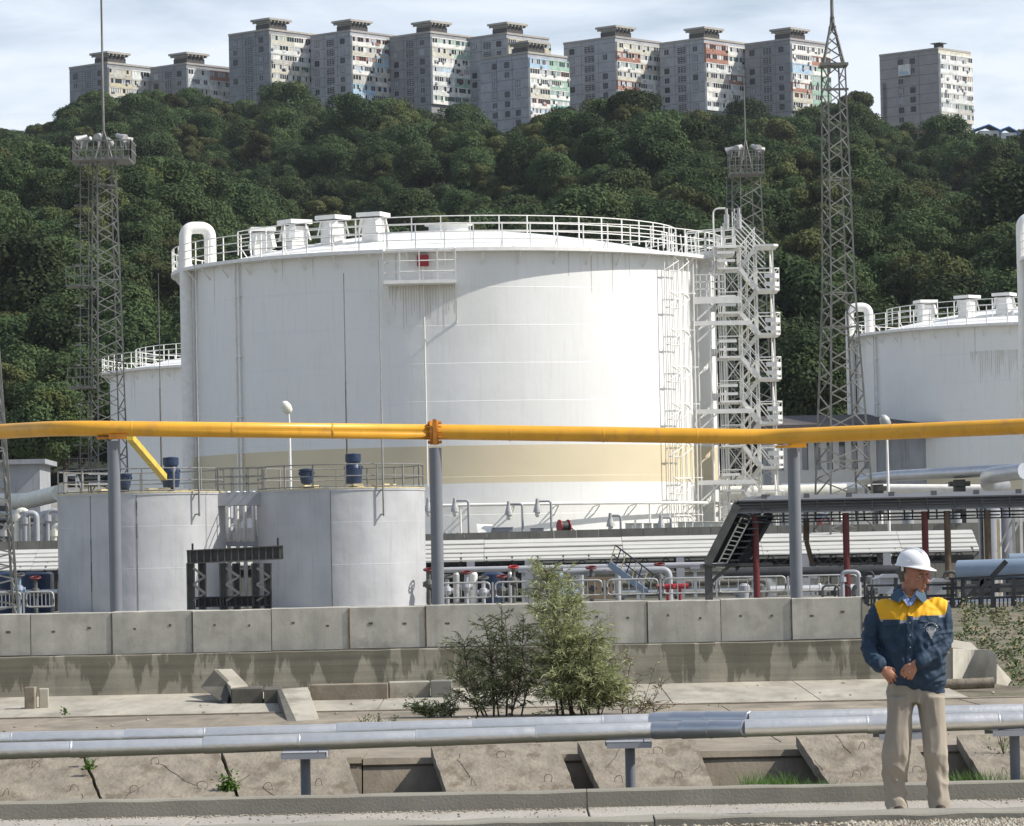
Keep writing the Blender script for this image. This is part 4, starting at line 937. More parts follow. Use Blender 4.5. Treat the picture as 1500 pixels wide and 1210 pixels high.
for k in range(14): x=xl+(xr-xl)*k/14; mb.b2((x,YK-.012,zb_),(x+.025,YK+.03,zb_+(zt-zb_)*.76),1)
mb.build('fascia',['canopy_grey','dark_steel'],root)
mb=MB(); ztop=zb_+(zt-zb_)*.78
mb.poly([(xl+.1,YK+.3,ztop),(xr,YK+.3,ztop),(xr,YK+3.2,ztop+.2),(xl+.8,YK+3.2,ztop+.2)],(0,0,.05)); 
for k in range(9): x=xl+1+(xr-xl)*k/9; mb.b2((x,YK+1.2,ztop+.1),(x+.2,YK+1.3,ztop+.26))
mb.build('roof','canopy_top',root)
mb=MB(); x=xl+.3
mb.bar((xl,YK+.3,zb_-.1),(xr,YK+.3,zb_-.1),.06); mb.bar((xl,YK+.3,zb_-.32),(xr,YK+.3,zb_-.32),.05)
i=0
while x<xr:
    mb.bar((x,YK+.3,zb_-.32),(x,YK+.3,zb_),.05); mb.bar((x,YK+.3,zb_-.22),(x+.5,YK+.3,zb_-.22),.05); 
    mb.bar((x,YK+.3,zb_),(x,YK+3,zb_+.3),.06) 
    x+=.28 if i%2 else .55; i+=1
mb.build('truss','black_steel',root)
for px,m,zlow in ((1108,'dark_red',.7),(1241,'dark_red',.7),(1357,'dark_red',.7),(1390,'brown_rust',.7),(1449,'brown_rust',.7)):
    q=P(px,800,YK); mb=MB(); mb.tube([(q.x,YK+.35,zlow),(q.x,YK+.35,zb_-.05)],.115,12); mb.build('post',m,root)
q=P(1181,760,YK+2); q2=P(1190,826,YK+2); mb=MB(); mb.bar(q,P(1181,792,YK+2),.2); mb.bar(P(1181,792,YK+2),q2,.16); mb.build('brace','brown_rust',root)
# stair roof: from (1076,750) down to (1036,828)
A=P(1080,740,YK); Bq=P(1036,826,YK)
mb=MB(); mb.poly([A+Vector((-.1,0,.02)),Bq+Vector((-.1,0,0)),Bq+Vector((1.25,2.6,.1)),A+Vector((1.25,2.6,.35))],(.06,0,.06)); mb.bar(A,Bq,.1,.28); mb.build('stair_roof','dark_steel',root)
mb=MB()
o=Vector((.32,.4,-.12)); a=A+o; b=Bq+o; mb.bar(a,b,.05); a2=a+Vector((.28,0,-.1)); b2_=b+Vector((.28,0,-.02)); mb.bar(a2,b2_,.05)
for k in range(14): mb.bar(a.lerp(b,k/13),a2.lerp(b2_,k/13),.04)
mb.build('stair_lattice','cream_steel',root)
mb=MB(); a=P(1128,752,YK+2.2); b=P(1078,834,YK+2.2)
mb.poly([a,P(1108,758,YK+2.2),P(1072,818,YK+2.2),b],(0,.1,0)); mb.poly([a,b,b+Vector((0,-1.8,0)),a+Vector((0,-1.8,0))],(-.05,0,-.05))
for k in range(10): p=a.lerp(b,k/9)+Vector((-.3,-1.3,.1)); mb.box(p,(.34,1.8,.05))
mb.bar(P(1128,752,YK+.6),P(1085,828,YK+.6),.08,.35); mb.build('stair_flight','black_steel',root)
mb=MB(); q=P(1038,850,YK+.5); mb.b2((q.x-.13,YK+.4,.7),(q.x+.13,YK+.6,P(1038,826,YK).z)); mb.bar((q.x+.1,YK+.5,1.5),(q.x+.9,YK+.5,P(1060,822,YK).z),.12); mb.b2((q.x-.2,YK+.3,P(1038,826,YK).z-.1),(q.x+2.2,YK+2.4,P(1038,826,YK).z)); mb.build('post','dark_steel',root)
# ================================================================ right hand industrial jumble
hpipe(1145,1262,716,.34,236,'silver_dull','thick pale pipe behind the stair tower and the tall mast',base=3,supports=4)
hpipe(985,1240,722,.42,232,'cream_steel','fat cream pipe passing behind the foot of the stair tower',base=3,supports=4)
def spipe(pts,r,m,label,fillr=.5,name='pipeline',cat='pipe',n=16,sup=None,base=3,group=None):
    pts=[Vector(p) for p in pts]; root=thing(name,label,cat,(pts[0].x,pts[0].y,base),group); mb=MB(); mb.tube(fillet(pts,fillr,5) if len(pts)>2 else pts,r,n); mb.build('pipe_run',m,root)
    for px in (sup or ()):
        a,b=pts[0],pts[-1]; 
        best=min(((a.lerp(b,k/60.)) for k in range(61)), key=lambda p: abs(proj(p)[0]-px)); mb=MB(); mb.b2((best.x-.3,best.y-.3,base),(best.x+.3,best.y+.3,best.z-r)); mb.b2((best.x-.55,best.y-.4,best.z-r-.35),(best.x+.55,best.y+.4,best.z-r-.1)); mb.build('support','dark_steel',root)
    return root
spipe([P(1262,703,225),P(1310,697,222),P(1640,680,205)],.30,'silver_dull','long upper silver pipe rising to the right in front of the right tank',sup=(1285,1402))
spipe([P(1272,716,228),P(1470,717,226)],.27,'white_steel','lower white pipe under the long silver one, in front of the right tank',sup=())
spipe([P(1500,690,180),P(1447,697,182),P(1447,710,186),P(1470,712,188)],.36,'silver_dull','big silver pipe end with a bend at the right edge, above the grey canopy',1.0)
spipe([P(1404,836,118),P(1640,829,116)],.30,'blue_grey','big blue grey pipe with a rounded end just right of the helmet',base=.75,sup=(1440,1490))
spipe([P(1478,819,122),P(1660,812,122)],.16,'blue_grey','smaller blue grey pipe behind the big one at the right edge',base=.75)
spipe([P(1400,884,112),P(1640,876,110)],.16,'silver_dull','long pale pipe passing through the dark rack beside the worker',base=.75,sup=(1430,1480))
spipe([P(1402,926,88),P(1640,921,86)],.05,'cream_steel','thin pale pipe low in the plants at the right edge',base=.6,sup=(1420,1480))
for i,(px,w_,m,lab) in enumerate(((1449,.5,'box_grey','wide grey vertical vessel under the canopy, left one of the pair'),(1471,.36,'post_steel','grey vertical vessel with a bright right side, right one of the pair'))):
    q=P(px,738,150); mb=MB(); mb.lathe([(w_/1.2,.7),(w_/1.2,q.z),(0,q.z)],(q.x,150+i*.3,0),24); single(mb,'vessel',m,lab,'vessel',(q.x,150,.75),'grey vertical vessels at the right')
for px,m in ((1204,'blue_grey'),(1216,'white_steel'),(1330,'grey_steel'),(1400,'grey_steel'),(1290,'white_steel'),(1230,'white_steel')):
    q=P(px,752,189); mb=MB(); mb.lathe([(.28 if m!='white_steel' else .12,2.9),(.28 if m!='white_steel' else .12,q.z),(0,q.z)],(q.x,189,0),14)
    single(mb,'column',m,{1204:'blue grey round column under the left part of the grey canopy',1216:'slim white pipe beside the blue grey round column',1330:'grey round column above the helmet',1400:'grey round column between the last dark red post and the vessels',1290:'slim white pipe left of the light pole foot',1230:'slim white pipe right of the red hose reel'}[px],'column',(q.x,189,3))
mb=MB(); c=P(1435,0,248); mb.b2((P(1190,745,245).x,246,3),(P(1445,745,245).x,250,P(1300,748,246).z)); mb.b2((P(1445,745,245).x,246,3),(P(1640,745,245).x,250,P(1300,742,246).z)); single(mb,'plinth','white_roof','long pale low wall seen under the grey canopy','wall',(P(1300,745,245).x,246,3))
# lattice and thin poles at far right
for i,(px,top,m) in enumerate(((1484,742,'galv'),(1495,742,'white_steel'),(1462,760,'yellowed'),(1440,760,'galv'),(1437,742,'dark_steel'))):
    mb=MB(); q=P(px,top,146); mb.bar((q.x,146,.7),(q.x,146,q.z),.1); 
    if i in (0,1): mb.bar((q.x-.6,146,q.z-1.6),(q.x,146,q.z-.4),.06)
    single(mb,'stanchion',m,['galvanised stanchion second from the right edge, under the canopy','white stanchion at the right edge under the canopy','slim yellowish stanchion between the two grey vessels','galvanised stanchion in front of the left vessel','dark stanchion left of the grey vessels'][i],'post',(q.x,146,.75))
# dark pipe rack platform right of the worker
YR2=100.
root=thing('pipe_rack','dark steel pipe rack with a railing right of and behind the worker','frame',tuple(P(1400,925,YR2)))
mb=MB()
def RR(px,py,Y=YR2): return P(px,py,Y)
for px in (1270,1289,1312,1395,1410,1438,1454,1485): 
    for dY in (0,2.2): mb.bar(P(px,846 if px>1300 else 872,YR2+dY),P(px,935 if px>1380 else 912,YR2+dY),.09)
for (x0,y0,x1,y1,w_) in ((1262,876,1400,872,.06),(1262,886,1400,884,.06),(1262,908,1330,907,.12),(1380,862,1500,858,.07),(1380,878,1500,874,.06),(1380,897,1500,893,.14),(1390,848,1500,842,.05),(1370,903,1420,902,.14),(1270,858,1400,856,.05)):
    for dY in (0,2.2): mb.bar(RR(x0,y0,YR2+dY),RR(x1,y1,YR2+dY),w_)
for k in range(26): mb.bar(RR(1380+k*6,876),RR(1380+k*6,895),.03)
for k in range(12): mb.bar(RR(1264+k*6,876),RR(1264+k*6,907),.03)
mb.bar(RR(1400,892),RR(1445,846),.09); mb.bar(RR(1450,848),RR(1474,822),.12); 
mb.build('frame','black_steel',root)
mb=MB(); 
for px in (1410,1454,1481): mb.bar(P(px,900,YR2-.3),P(px,938 if px<1440 else 948,YR2-.3),.13)
mb.build('column','grey_steel',root)
ebox2=[(1290,1318,846,870,104,'lilac grey cabinet left of the worker helmet, rear one'),(1283,1300,848,862,108,'small grey box beyond the lilac grey cabinet'),(1366,1386,852,872,110,'round topped grey blue box right of the worker neck')]
for i,(a,b,c_,d_,Y,l) in enumerate(ebox2):
    p=P(a,d_,Y); q=P(b,c_,Y); mb=MB(); mb.b2((p.x,Y,p.z),(q.x,Y+.8,q.z)); mb.poly([(p.x-.05,Y-.1,q.z),(q.x+.05,Y-.1,q.z),(q.x-.1,Y-.1,q.z+.1),(p.x+.1,Y-.1,q.z+.1)],(0,.9,0)); mb.b2((p.x+.1,Y+.2,.7),(p.x+.2,Y+.3,p.z)); mb.b2((q.x-.2,Y+.2,.7),(q.x-.1,Y+.3,p.z)); single(mb,'cabinet','box_grey',l,'cabinet',(p.x,Y,.75))
# dense small piping behind the worker (rows of thin risers)
random.seed(11)
root=thing('pipe_manifold','crowded manifold of thin pipes between the worker and the gallery','pipes',tuple(P(1330,872,128)))
for j in range(14):
    mb=MB(); px=1205+j*15+random.uniform(-4,4); top=random.choice((838,845,852,858)); Y=126+random.uniform(-3,3); q=P(px,top,Y); w_=random.uniform(10,26)
    mb.tube(fillet([(q.x,Y,.7),(q.x,Y,q.z),(q.x+w_/47,Y,q.z),(q.x+w_/47,Y,.7)],.15,4),random.choice((.035,.05,.07)),8)
    mb.lathe([(0,q.z-.3),(.13,q.z-.3),(.13,q.z-.15),(0,q.z-.15)],(q.x,Y,0),10,sm=False)
    mb.build('riser',random.choice(('grey_steel','dark_steel','dark_steel','black_steel','black_steel')),root)
# left hand jumble
root=thing('pipe_manifold','pale pipe manifold with bent risers left of the left grey tank','pipes',tuple(P(50,795,200)))
for j in range(11):
    mb=MB(); px=6+j*8+random.uniform(-3,3); top=random.choice((748,752,760,770)); Y=195+random.uniform(-4,4); q=P(px,top,Y); w_=random.uniform(12,24)
    mb.tube(fillet([(q.x,Y,2.9),(q.x,Y,q.z),(q.x+w_/30,Y,q.z),(q.x+w_/30,Y,2.9)],.25,4),random.choice((.05,.07,.1,.14)),8); mb.lathe([(0,q.z-.5),(.2,q.z-.5),(.2,q.z-.2),(0,q.z-.2)],(q.x,Y,0),10,sm=False)
    mb.build('riser',random.choice(('galv','grey_steel','cream_steel','silver_dull')),root)
spipe([P(-80,757,200),P(84,757,200)],.26,'silver_dull','grey horizontal pipe left of the left grey tank, lower one',sup=(10,60))
spipe([P(-80,735,212),P(36,735,212),P(88,722,205)],.42,'cream_steel','fat cream pipe with a bend left of the left grey tank, upper one',1.2,sup=(0,))
mb=MB()
for px in (97,112): mb.bar(P(px,727,196),P(px,696,196),.09)
mb.bar(P(97,696,196),P(112,696,196),.09); mb.bar(P(112,696,196),P(122,720,196),.09); mb.bar(P(97,716,196),P(112,716,196),.08); mb.bar(P(130,709,196),P(160,709,196),.12); mb.bar(P(145,695,196),P(145,718,196),.1); mb.bar(P(130,694,196),P(165,694,196),.1); mb.bar(P(90,740,196),P(98,727,196),.08)
single(mb,'handrail','white_steel','white handrail with a sloping end above the left grey tank','railing',P(110,727,196))
for i,(px,py) in enumerate(((22,796),(38,796),(70,797))):
    q=P(px,py,190); mb=MB(); mb.lathe([(0,3.0),(.22,3.0),(.25,3.3),(.2,3.6),(.1,3.7),(0,3.75)],(q.x,190,0),12); mb.bar((q.x-.3,190,3.5),(q.x+.3,190,3.5),.08)
    single(mb,'valve',('grey_steel','red','black_steel')[i],['small grey valve above the short gallery at the left edge','small red valve above the short gallery','small black valve above the short gallery beside the grey tank'][i],'valve',(q.x,190,3))
mb=MB(); a=P(-200,678,262); b=P(58,678,262); mb.b2((a.x,262,3),(b.x,268,a.z-.3)); mb.b2((a.x,261.6,a.z-.3),(b.x+.4,268.4,a.z)); single(mb,'shed',['warehouse'],'low grey shed in front of the wood at the left edge','shed',(b.x,262,3))
# ================================================================ warehouse behind the stair tower
YWh=262.
a=P(1118,0,YWh); b=P(1262,0,YWh); zr=P(1190,603,YWh).z; ze=P(1190,625,YWh).z; zc=P(1190,653,YWh).z; zg=P(1190,700,YWh).z
root=thing('warehouse','grey warehouse with dark roof and white columns behind the stair tower','warehouse',((a.x+b.x)/2,YWh,3))
mb=MB(); mb.b2((a.x,YWh,2.8),(b.x+6,YWh+12,ze)); mb.build('wall','warehouse',root)
mb=MB(); mb.poly([(a.x-1,YWh-.8,ze),(a.x-1,YWh+12,ze),(a.x-1,YWh+6,zr)],(b.x-a.x+8,0,0)); mb.b2((a.x-1,YWh-1.2,ze-.5),(b.x+7,YWh-.8,ze+.1)); mb.build('roof','warehouse_roof',root)
mb=MB(); n=9
for k in range(n): x=a.x+(b.x-a.x)*k/(n-1); mb.b2((x-.2,YWh-.3,3),(x+.2,YWh+.01,ze-.5))
mb.b2((a.x,YWh-.32,zg-.4),(b.x,YWh+.0,zg+.5)); mb.build('column','white_roof',root)
mb=MB()
for k in range(n-1): x=a.x+(b.x-a.x)*(k+.5)/(n-1); mb.b2((x-.62,YWh-.05,zg+.5),(x+.62,YWh+.0,zc-.1))
mb.build('shutter','box_grey',root)
mb=MB(); mb.b2((a.x,YWh-.06,zc),(b.x,YWh-.02,ze-.55)); mb.build('clerestory','dark_steel',root)
# ================================================================ lattice masts
def lattice(root,x,y,z0,z1,w0,w1,n,th=.14,m='mast_steel',name='leg',rz=.35,brace='diag'):
    c=[(math.cos(rz+PI/4+k*PI/2)*.7071,math.sin(rz+PI/4+k*PI/2)*.7071) for k in range(4)]
    def pt(k,z): w_=w0+(w1-w0)*(z-z0)/(z1-z0); return Vector((x+c[k][0]*w_,y+c[k][1]*w_,z))
    mb=MB()
    for k in range(4): mb.bar(pt(k,z0),pt(k,z1),th,th)
    mb.build('leg',m,root)
    mb=MB(); t2=th*.55
    for i in range(n):
        a=z0+(z1-z0)*i/n; b=z0+(z1-z0)*(i+1)/n; h=(a+b)/2
        for k in range(4):
            k2=(k+1)%4; mb.bar(pt(k,a),pt(k2,h),t2,t2*1.2); mb.bar(pt(k2,h),pt(k,b),t2,t2*1.2)
            if i%4==0: mb.bar(pt(k,a),pt(k2,a),t2)
    mb.build('bracing',m,root); return pt
def lamp_cluster(root,x,y,z,r,n,m='galv'):
    for k in range(n):
        a=2*PI*k/n+.4; c=Vector((x+r*math.cos(a),y+r*math.sin(a),z+.55)); d=Vector((math.cos(a),math.sin(a),-.35)).normalized(); mb=MB()
        mb.tube([c-d*.35,c-d*.1,c+d*.3],[.10,.13,.22],12); mb.bar(c-d*.1,(c.x,c.y,z),.07); mb.build('floodlight',m,root)
# A left floodlight mast
YA=215.; q=P(150,700,YA); top=P(153,238,YA)
rA=thing('floodlight_mast','floodlight mast with a railed platform left of the biggest tank','mast',(q.x,YA,3),'floodlight masts')
xA=P(156,450,YA).x
lattice(rA,xA,YA,3,top.z,1.75,.98,17,.075)
mb=MB(); zp=top.z; W2=1.55; mb.b2((xA-W2-.15,YA-W2,zp),(xA+W2-.1,YA+W2,zp+.12)); mb.build('platform','mast_steel',rA)
mb=MB()
for hh in (.5,1.0):
    for (s0,s1) in (((-1,-1),(1,-1)),((1,-1),(1,1)),((1,1),(-1,1)),((-1,1),(-1,-1))): mb.bar((xA+s0[0]*W2,YA+s0[1]*W2,zp+hh),(xA+s1[0]*W2,YA+s1[1]*W2,zp+hh),.06)
for k in range(9):
    for s in (-1,1): mb.bar((xA-W2+k*W2/4,YA+s*W2,zp),(xA-W2+k*W2/4,YA+s*W2,zp+1),.05); mb.bar((xA+s*W2,YA-W2+k*W2/4,zp),(xA+s*W2,YA-W2+k*W2/4,zp+1),.05)
mb.build('railing','mast_steel',rA)
lamp_cluster(rA,xA,YA,zp+.7,1.25,6)
mb=MB(); s1=P(154,190,YA); s2=P(154,60,YA)
for dx,dy in ((-.5,-.3),(.5,-.3),(0,.5)): mb.bar((xA+dx,YA+dy,zp),(xA,YA,s1.z),.07)
mb.tube([(xA,YA,s1.z-.5),(xA,YA,s2.z+3),(xA,YA,s2.z)],[.07,.05,.02],6); mb.build('spire','mast_steel',rA)
mb=MB(); xl_=xA-1.35
for dx in (-.22,.22): mb.bar((xl_+dx,YA-.3,3.2),(xl_+dx+.35,YA-.3,zp),.05)
z=3.4
while z<zp: mb.bar((xl_-.22+.35*(z-3)/20,YA-.3,z),(xl_+.22+.35*(z-3)/20,YA-.3,z),.035); z+=.45
z=4
while z<zp-.5:
    u=.35*(z-3)/20; mb.tube([(xl_+u-.45*math.sin(t)*1.0-.1,YA-.3-.55*math.cos(t),z) for t in [PI*k/8-.0 for k in range(9)]],.03,5); z+=1.05
mb.build('caged_ladder','mast_steel',rA)
for i,pyy in enumerate((700,568,420)):
    pz=P(125,pyy,YA).z
    mb=MB(); mb.b2((xA-2.0,YA-1,pz-.05),(xA-.6,YA+.6,pz+.03))
    for hh in (.5,1.0): mb.bar((xA-2.0,YA-1,pz+hh),(xA-.6,YA-1,pz+hh),.045)
    for k in range(4): mb.bar((xA-2.0+k*.45,YA-1,pz),(xA-2.0+k*.45,YA-1,pz+1.0),.045)
    mb.build('rest_platform','mast_steel',rA)
# B right floodlight mast, behind stair tower
YB2=236.; xB=P(1093,260,YB2).x; zp=P(1090,257,YB2).z
rB=thing('floodlight_mast','floodlight mast rising behind the top of the white stair tower','mast',(xB,YB2,3),'floodlight masts')
lattice(rB,xB,YB2,3,zp,2.1,1.25,16,.07)
mb=MB(); W2=.98; mb.b2((xB-W2,YB2-W2,zp),(xB+W2,YB2+W2,zp+.12)); mb.build('platform','mast_steel',rB)
mb=MB()
for hh in (.5,1.0,1.35):
    for (s0,s1) in (((-1,-1),(1,-1)),((1,-1),(1,1)),((1,1),(-1,1)),((-1,1),(-1,-1))): mb.bar((xB+s0[0]*W2,YB2+s0[1]*W2,zp+hh),(xB+s1[0]*W2,YB2+s1[1]*W2,zp+hh),.06)
for k in range(7):
    for s in (-1,1): mb.bar((xB-W2+k*W2/3,YB2+s*W2,zp),(xB-W2+k*W2/3,YB2+s*W2,zp+1.35),.05)
mb.build('railing','mast_steel',rB)
lamp_cluster(rB,xB,YB2,zp+1.0,.85,5)
mb=MB(); s1=P(1091,205,YB2); s2=P(1088,100,YB2)
for dx,dy in ((-.4,-.3),(.4,-.3),(0,.4)): mb.bar((xB+dx,YB2+dy,zp),(xB,YB2,s1.z),.07)
mb.tube([(xB,YB2,s1.z-.5),(xB,YB2,s2.z)],[.05,.02],6); mb.build('spire','mast_steel',rB)
mb=MB(); 
for dx in (-1.15,-.8): mb.bar((xB+dx-.3,YB2-.3,3),(xB+dx,YB2-.3,zp),.045)
z=3.5
while z<zp: mb.bar((xB-1.3+.15*(z/25),YB2-.3,z),(xB-.8,YB2-.3,z),.035); z+=.45
mb.build('ladder','mast_steel',rB)
# C tall lattice mast
YC_=180.; xC=P(1232,700,YC_).x; z0=P(1234,726,YC_).z-.6; zc1=P(1221,95,YC_).z
rC=thing('lattice_mast','tallest lattice mast, running out of the top of the photo left of the right tank','mast',(xC,YC_,.75))
xC=P(1228,400,YC_).x
zmC=P(1225,430,YC_).z
lattice(rC,xC,YC_,zmC,zc1,1.12,.80,8,.068,rz=.28); lattice(rC,xC,YC_,.7,zmC,2.35,1.12,9,.085,rz=.28)
mb=MB(); s=.6
for dx,dy in ((-s,-s),(s,-s),(-s,s),(s,s)): mb.bar((xC+dx*.75,YC_+dy*.75,zc1),(xC,YC_,P(1218,25,YC_).z),.07)
for k in range(5):
    zz=zc1+(P(1218,25,YC_).z-zc1)*k/5; u=1-k/5; 
    for (a,b) in (((-s,-s),(s,-s)),((s,-s),(s,s)),((s,s),(-s,s)),((-s,s),(-s,-s))): mb.bar((xC+a[0]*u*.75,YC_+a[1]*u*.75,zz),(xC+b[0]*u*.6,YC_+b[1]*u*.6,zz+.42),.05)
mb.tube([(xC,YC_,P(1218,45,YC_).z),(xC,YC_,P(1218,-60,YC_).z)],[.09,.05],6); mb.build('spire','mast_steel',rC)
mb=MB(); mb.b2((xC-.62,YC_-.62,zc1-.08),(xC+.62,YC_+.62,zc1+.03)); mb.b2((xC-.6,YC_-.6,zc1-1.2),(xC+.6,YC_-.5,zc1-1.1)); mb.build('platform','mast_steel',rC)
# D left edge mast
YD=150.; xD=P(6,600,YD).x-.7
xD=P(-22,790,YD).x
rD=thing('lattice_mast','slender lattice mast cut by the left edge of the photo','mast',(xD,YD,.75))
lattice(rD,xD,YD,.7,P(0,300,YD).z,2.2,.55,16,.09,rz=.2)
# light poles
def lightpole(px,pyb,pyt,Y,label,head=(-10,-14)):
    b=P(px,pyb,Y); t=P(px-1,pyt,Y); root=thing('street_lamp',label,'street lamp',(b.x,Y,.75 if Y<186 else 3),'slim street lamps')
    h=P(px+head[0],pyt+head[1],Y); h=Vector((h.x,Y,h.z)); t=Vector((b.x,Y,t.z))
    MB().tube([(b.x,Y,.75 if Y<186 else 3),(b.x,Y,t.z-1),t,h+Vector((.1,0,-.2))],[.075,.06,.05,.04],8).build('pole','white_steel',root)
    mb=MB(); d=Vector((-.45,-.2,.8)).normalized(); mb.tube([h-d*.35,h-d*.25,h,h+d*.2,h+d*.28],[.06,.2,.24,.18,.05],12); mb.build('lamp_head','galv' if px>800 else 'cream_steel',root)
lightpole(426,735,620,184,'slim street lamp in front of the biggest tank, above the right grey tank',(-7,-24)); lightpole(1303,795,640,184,'slim street lamp in front of the right tank',(-7,-24))
# ================================================================ hill
RID=[(-900,215),(-300,200),(-60,195),(0,192),(60,180),(130,168),(250,150),(330,172),(450,172),(520,184),(600,176),(690,190),(740,218),(790,205),(860,178),(940,184),(1000,190),(1100,194),(1200,192),(1265,180),(1300,195),(1350,215),(1400,200),(1440,228),(1500,215),(1600,200),(2400,230)]
def ridge_py(px):
    for (a,b),(c,d) in zip(RID[:-1],RID[1:]):
        if a<=px<=c: return b+(d-b)*(px-a)/(c-a)
    return 210
YR_=1130.; YH0=405.
def hill_z(x,y):
    px,_=proj((x,YR_,100)) if False else (750+F*x/ max(y,YH0),0)
    zr=P(px,ridge_py(px)+47,YR_).z
    t=(y-YH0)/(YR_-YH0)
    if t<0: t=0
    zb=11.5
    if t>=1: z=zr
    else:
        z=zb+(zr-zb)*(t**.97)
        g=math.sin(x/21.+y/95.+1.2*math.sin(y/150.))*9*math.sin(PI*min(1,t*1.05)) + 7*mnoise.noise(Vector((x/38.,y/120.,3)))*math.sin(PI*t)*(1-t*.5)
        z+=g
    return z
mb=MB(); vs=[]; hx=[-700+ (i*14) for i in range(101)]; hy=[398]+[YH0+ i*18 for i in range(1,41)]+[1132,1150,1180,1240,1600,4000]
for y in hy:
    for x in hx: vs.append((x,y,hill_z(x,y) if y>398 else 9.5))
k=len(hx); mb.add(vs,[(j*k+i,j*k+i+1,(j+1)*k+i+1,(j+1)*k+i) for j in range(len(hy)-1) for i in range(k-1)],0,True)
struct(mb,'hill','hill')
# ---------------------------------------------------------------- trees
def crown_mesh(seed,rx,rz,h0,nb,leaf,per):
    rnd=random.Random(seed); mb=MB(); V=mb.v; Fc=mb.f
    blobs=[]
    for b in range(nb):
        u=rnd.random(); a=rnd.uniform(0,2*PI); zz=rnd.uniform(-.75,1.0); rr=math.sqrt(max(0,1-zz*zz*.85))*rnd.uniform(.25,.82)
        c=Vector((rx*rr*math.cos(a),rx*rr*math.sin(a),h0+rz+rz*zz*.8)); blobs.append((c,rnd.uniform(.26,.46)*rx))
    for c,r in blobs:
        for _ in range(per):
            d=Vector((rnd.gauss(0,1),rnd.gauss(0,1),rnd.gauss(0,1)+.25)).normalized()
            p=c+Vector((d.x,d.y,d.z*.85))*r*rnd.uniform(.72,1.12)
            n=(d+Vector((rnd.gauss(0,.45),rnd.gauss(0,.45),rnd.gauss(0,.45)+.2))).normalized()
            t=n.cross(Vector((rnd.gauss(0,1),rnd.gauss(0,1),rnd.gauss(0,1)))).normalized(); b_=n.cross(t); s=leaf*rnd.uniform(.6,1.3)
            i=len(V); V+= [tuple(p-t*s-b_*s*.55),tuple(p+t*s*.25-b_*s*.8),tuple(p+t*s*1.1+b_*s*.1),tuple(p-t*s*.1+b_*s*.85)]
            Fc.append((i,i+1,i+2,i+3))
    mb.m=[0]*len(Fc); mb.s=[False]*len(Fc)
    return mb
def trunk_mesh(seed,h0,rz):
    rnd=random.Random(seed+99); mb=MB(); top=h0+rz*1.2
    mb.tube([(0,0,-1),(rnd.uniform(-.2,.2),rnd.uniform(-.2,.2),h0),(rnd.uniform(-.5,.5),rnd.uniform(-.5,.5),top)],[.28,.2,.06],6)
    for k in range(5):
        a=rnd.uniform(0,2*PI); z=h0*.8+rnd.uniform(0,rz); mb.tube([(0,0,z),(math.cos(a)*1.3,math.sin(a)*1.3,z+1.1),(math.cos(a)*2.2,math.sin(a)*2.2,z+2.0)],[.12,.07,.03],5)
    return mb
PROTO=[]
specs=[(3.8,4.2,2.0,24,0.160,630),(4.6,3.8,1.8,28,0.168,600),(3.3,5.0,2.4,22,0.152,630),(5.2,4.3,2.1,32,0.176,585),(3.6,3.4,1.4,20,0.152,600),(4.2,5.2,2.3,28,0.160,600),(2.9,4.1,1.7,18,0.144,600),(5.4,5.0,2.4,34,0.176,570)]
for i,s in enumerate(specs):
    cm=crown_mesh(100+i,*s); tm=trunk_mesh(i,s[2],s[1])
    PROTO.append((cm,tm,s))
# mesh data made once
def mk(mb,name,mats):
    me=bpy.data.meshes.new(name); me.from_pydata(mb.v,[],mb.f)
    for k in mats: me.materials.append(M[k])
    me.polygons.foreach_set('use_smooth',mb.s); me.update(); return me
PM=[]
for i,(cm,tm,s) in enumerate(PROTO): PM.append((mk(cm,'crown',['leaf_olive' if i in(2,6) else 'leaf_forest']),mk(tm,'trunk',['bark']),s))
rnd=random.Random(4)
cand=[]
y=YH0-2
while y<YR_+4:
    half=(y/F)*820+14; stp=6.6+ (y-400)/730*1.2
    x=-half
    while x<half:
        xx=x+rnd.uniform(-2.4,2.4); yy=y+rnd.uniform(-2.6,2.6)
        k=rnd.randrange(8); sc=rnd.uniform(.72,1.22)*(1.0 if rnd.random()>.1 else 1.3)
        if mnoise.noise(Vector((xx/30,yy/60,9)))<-.28: sc*=.72
        cand.append((xx,yy,k,sc,rnd.uniform(0,6.28))); x+=stp
    y+=stp*1.15
for px_,Y_ in [(10,400),(35,392),(70,398),(95,390),(20,385),(118,396),(60,380),(1150,396),(1180,392),(1130,400),(1205,398),(1100,396)]:
    for q in range(1): cand.append((P(px_,600,Y_).x,Y_,rnd.randrange(8),rnd.uniform(.8,1.1),1.0))
# visibility estimate front to back on a coarse grid
GW,GH=190,80; grid=[[0]*GW for _ in range(GH)]
def fillr(x0,y0,x1,y1):
    for j in range(max(0,int(y0/8)),min(GH,int(y1/8)+1)):
        for i in range(max(0,int(x0/8)),min(GW,int(x1/8)+1)): grid[j][i]=1
fillr(268,330,1052,800); fillr(1258,490,1500,800); fillr(161,550,270,800); fillr(0,700,1500,800)
cand.sort(key=lambda c:c[1]); vis=[]
for idx,(x,y,k,sc,rz) in enumerate(cand):
    rx,rz_,h0=PM[k][2][:3]; zb=hill_z(x,y) if y>YH0 else gz(x,y); cx,cy=proj((x,y,zb+(h0+rz_)*sc)); s=F/y*sc
    n=0; tot=0
    for j in range(max(0,int((cy-rz_*s)/8)),min(GH,int((cy+rz_*s)/8)+1)):
        for i in range(max(0,int((cx-rx*s)/8)),min(188,int((cx+rx*s)/8)+1)):
            if ((i*8+4-cx)/(rx*s))**2+((j*8+4-cy)/(rz_*s))**2<1 and not grid[j][i]: grid[j][i]=1; n+=1
    vis.append((n,idx))
vis.sort(reverse=True); big=set(i for n,i in vis[:290] if n>0)
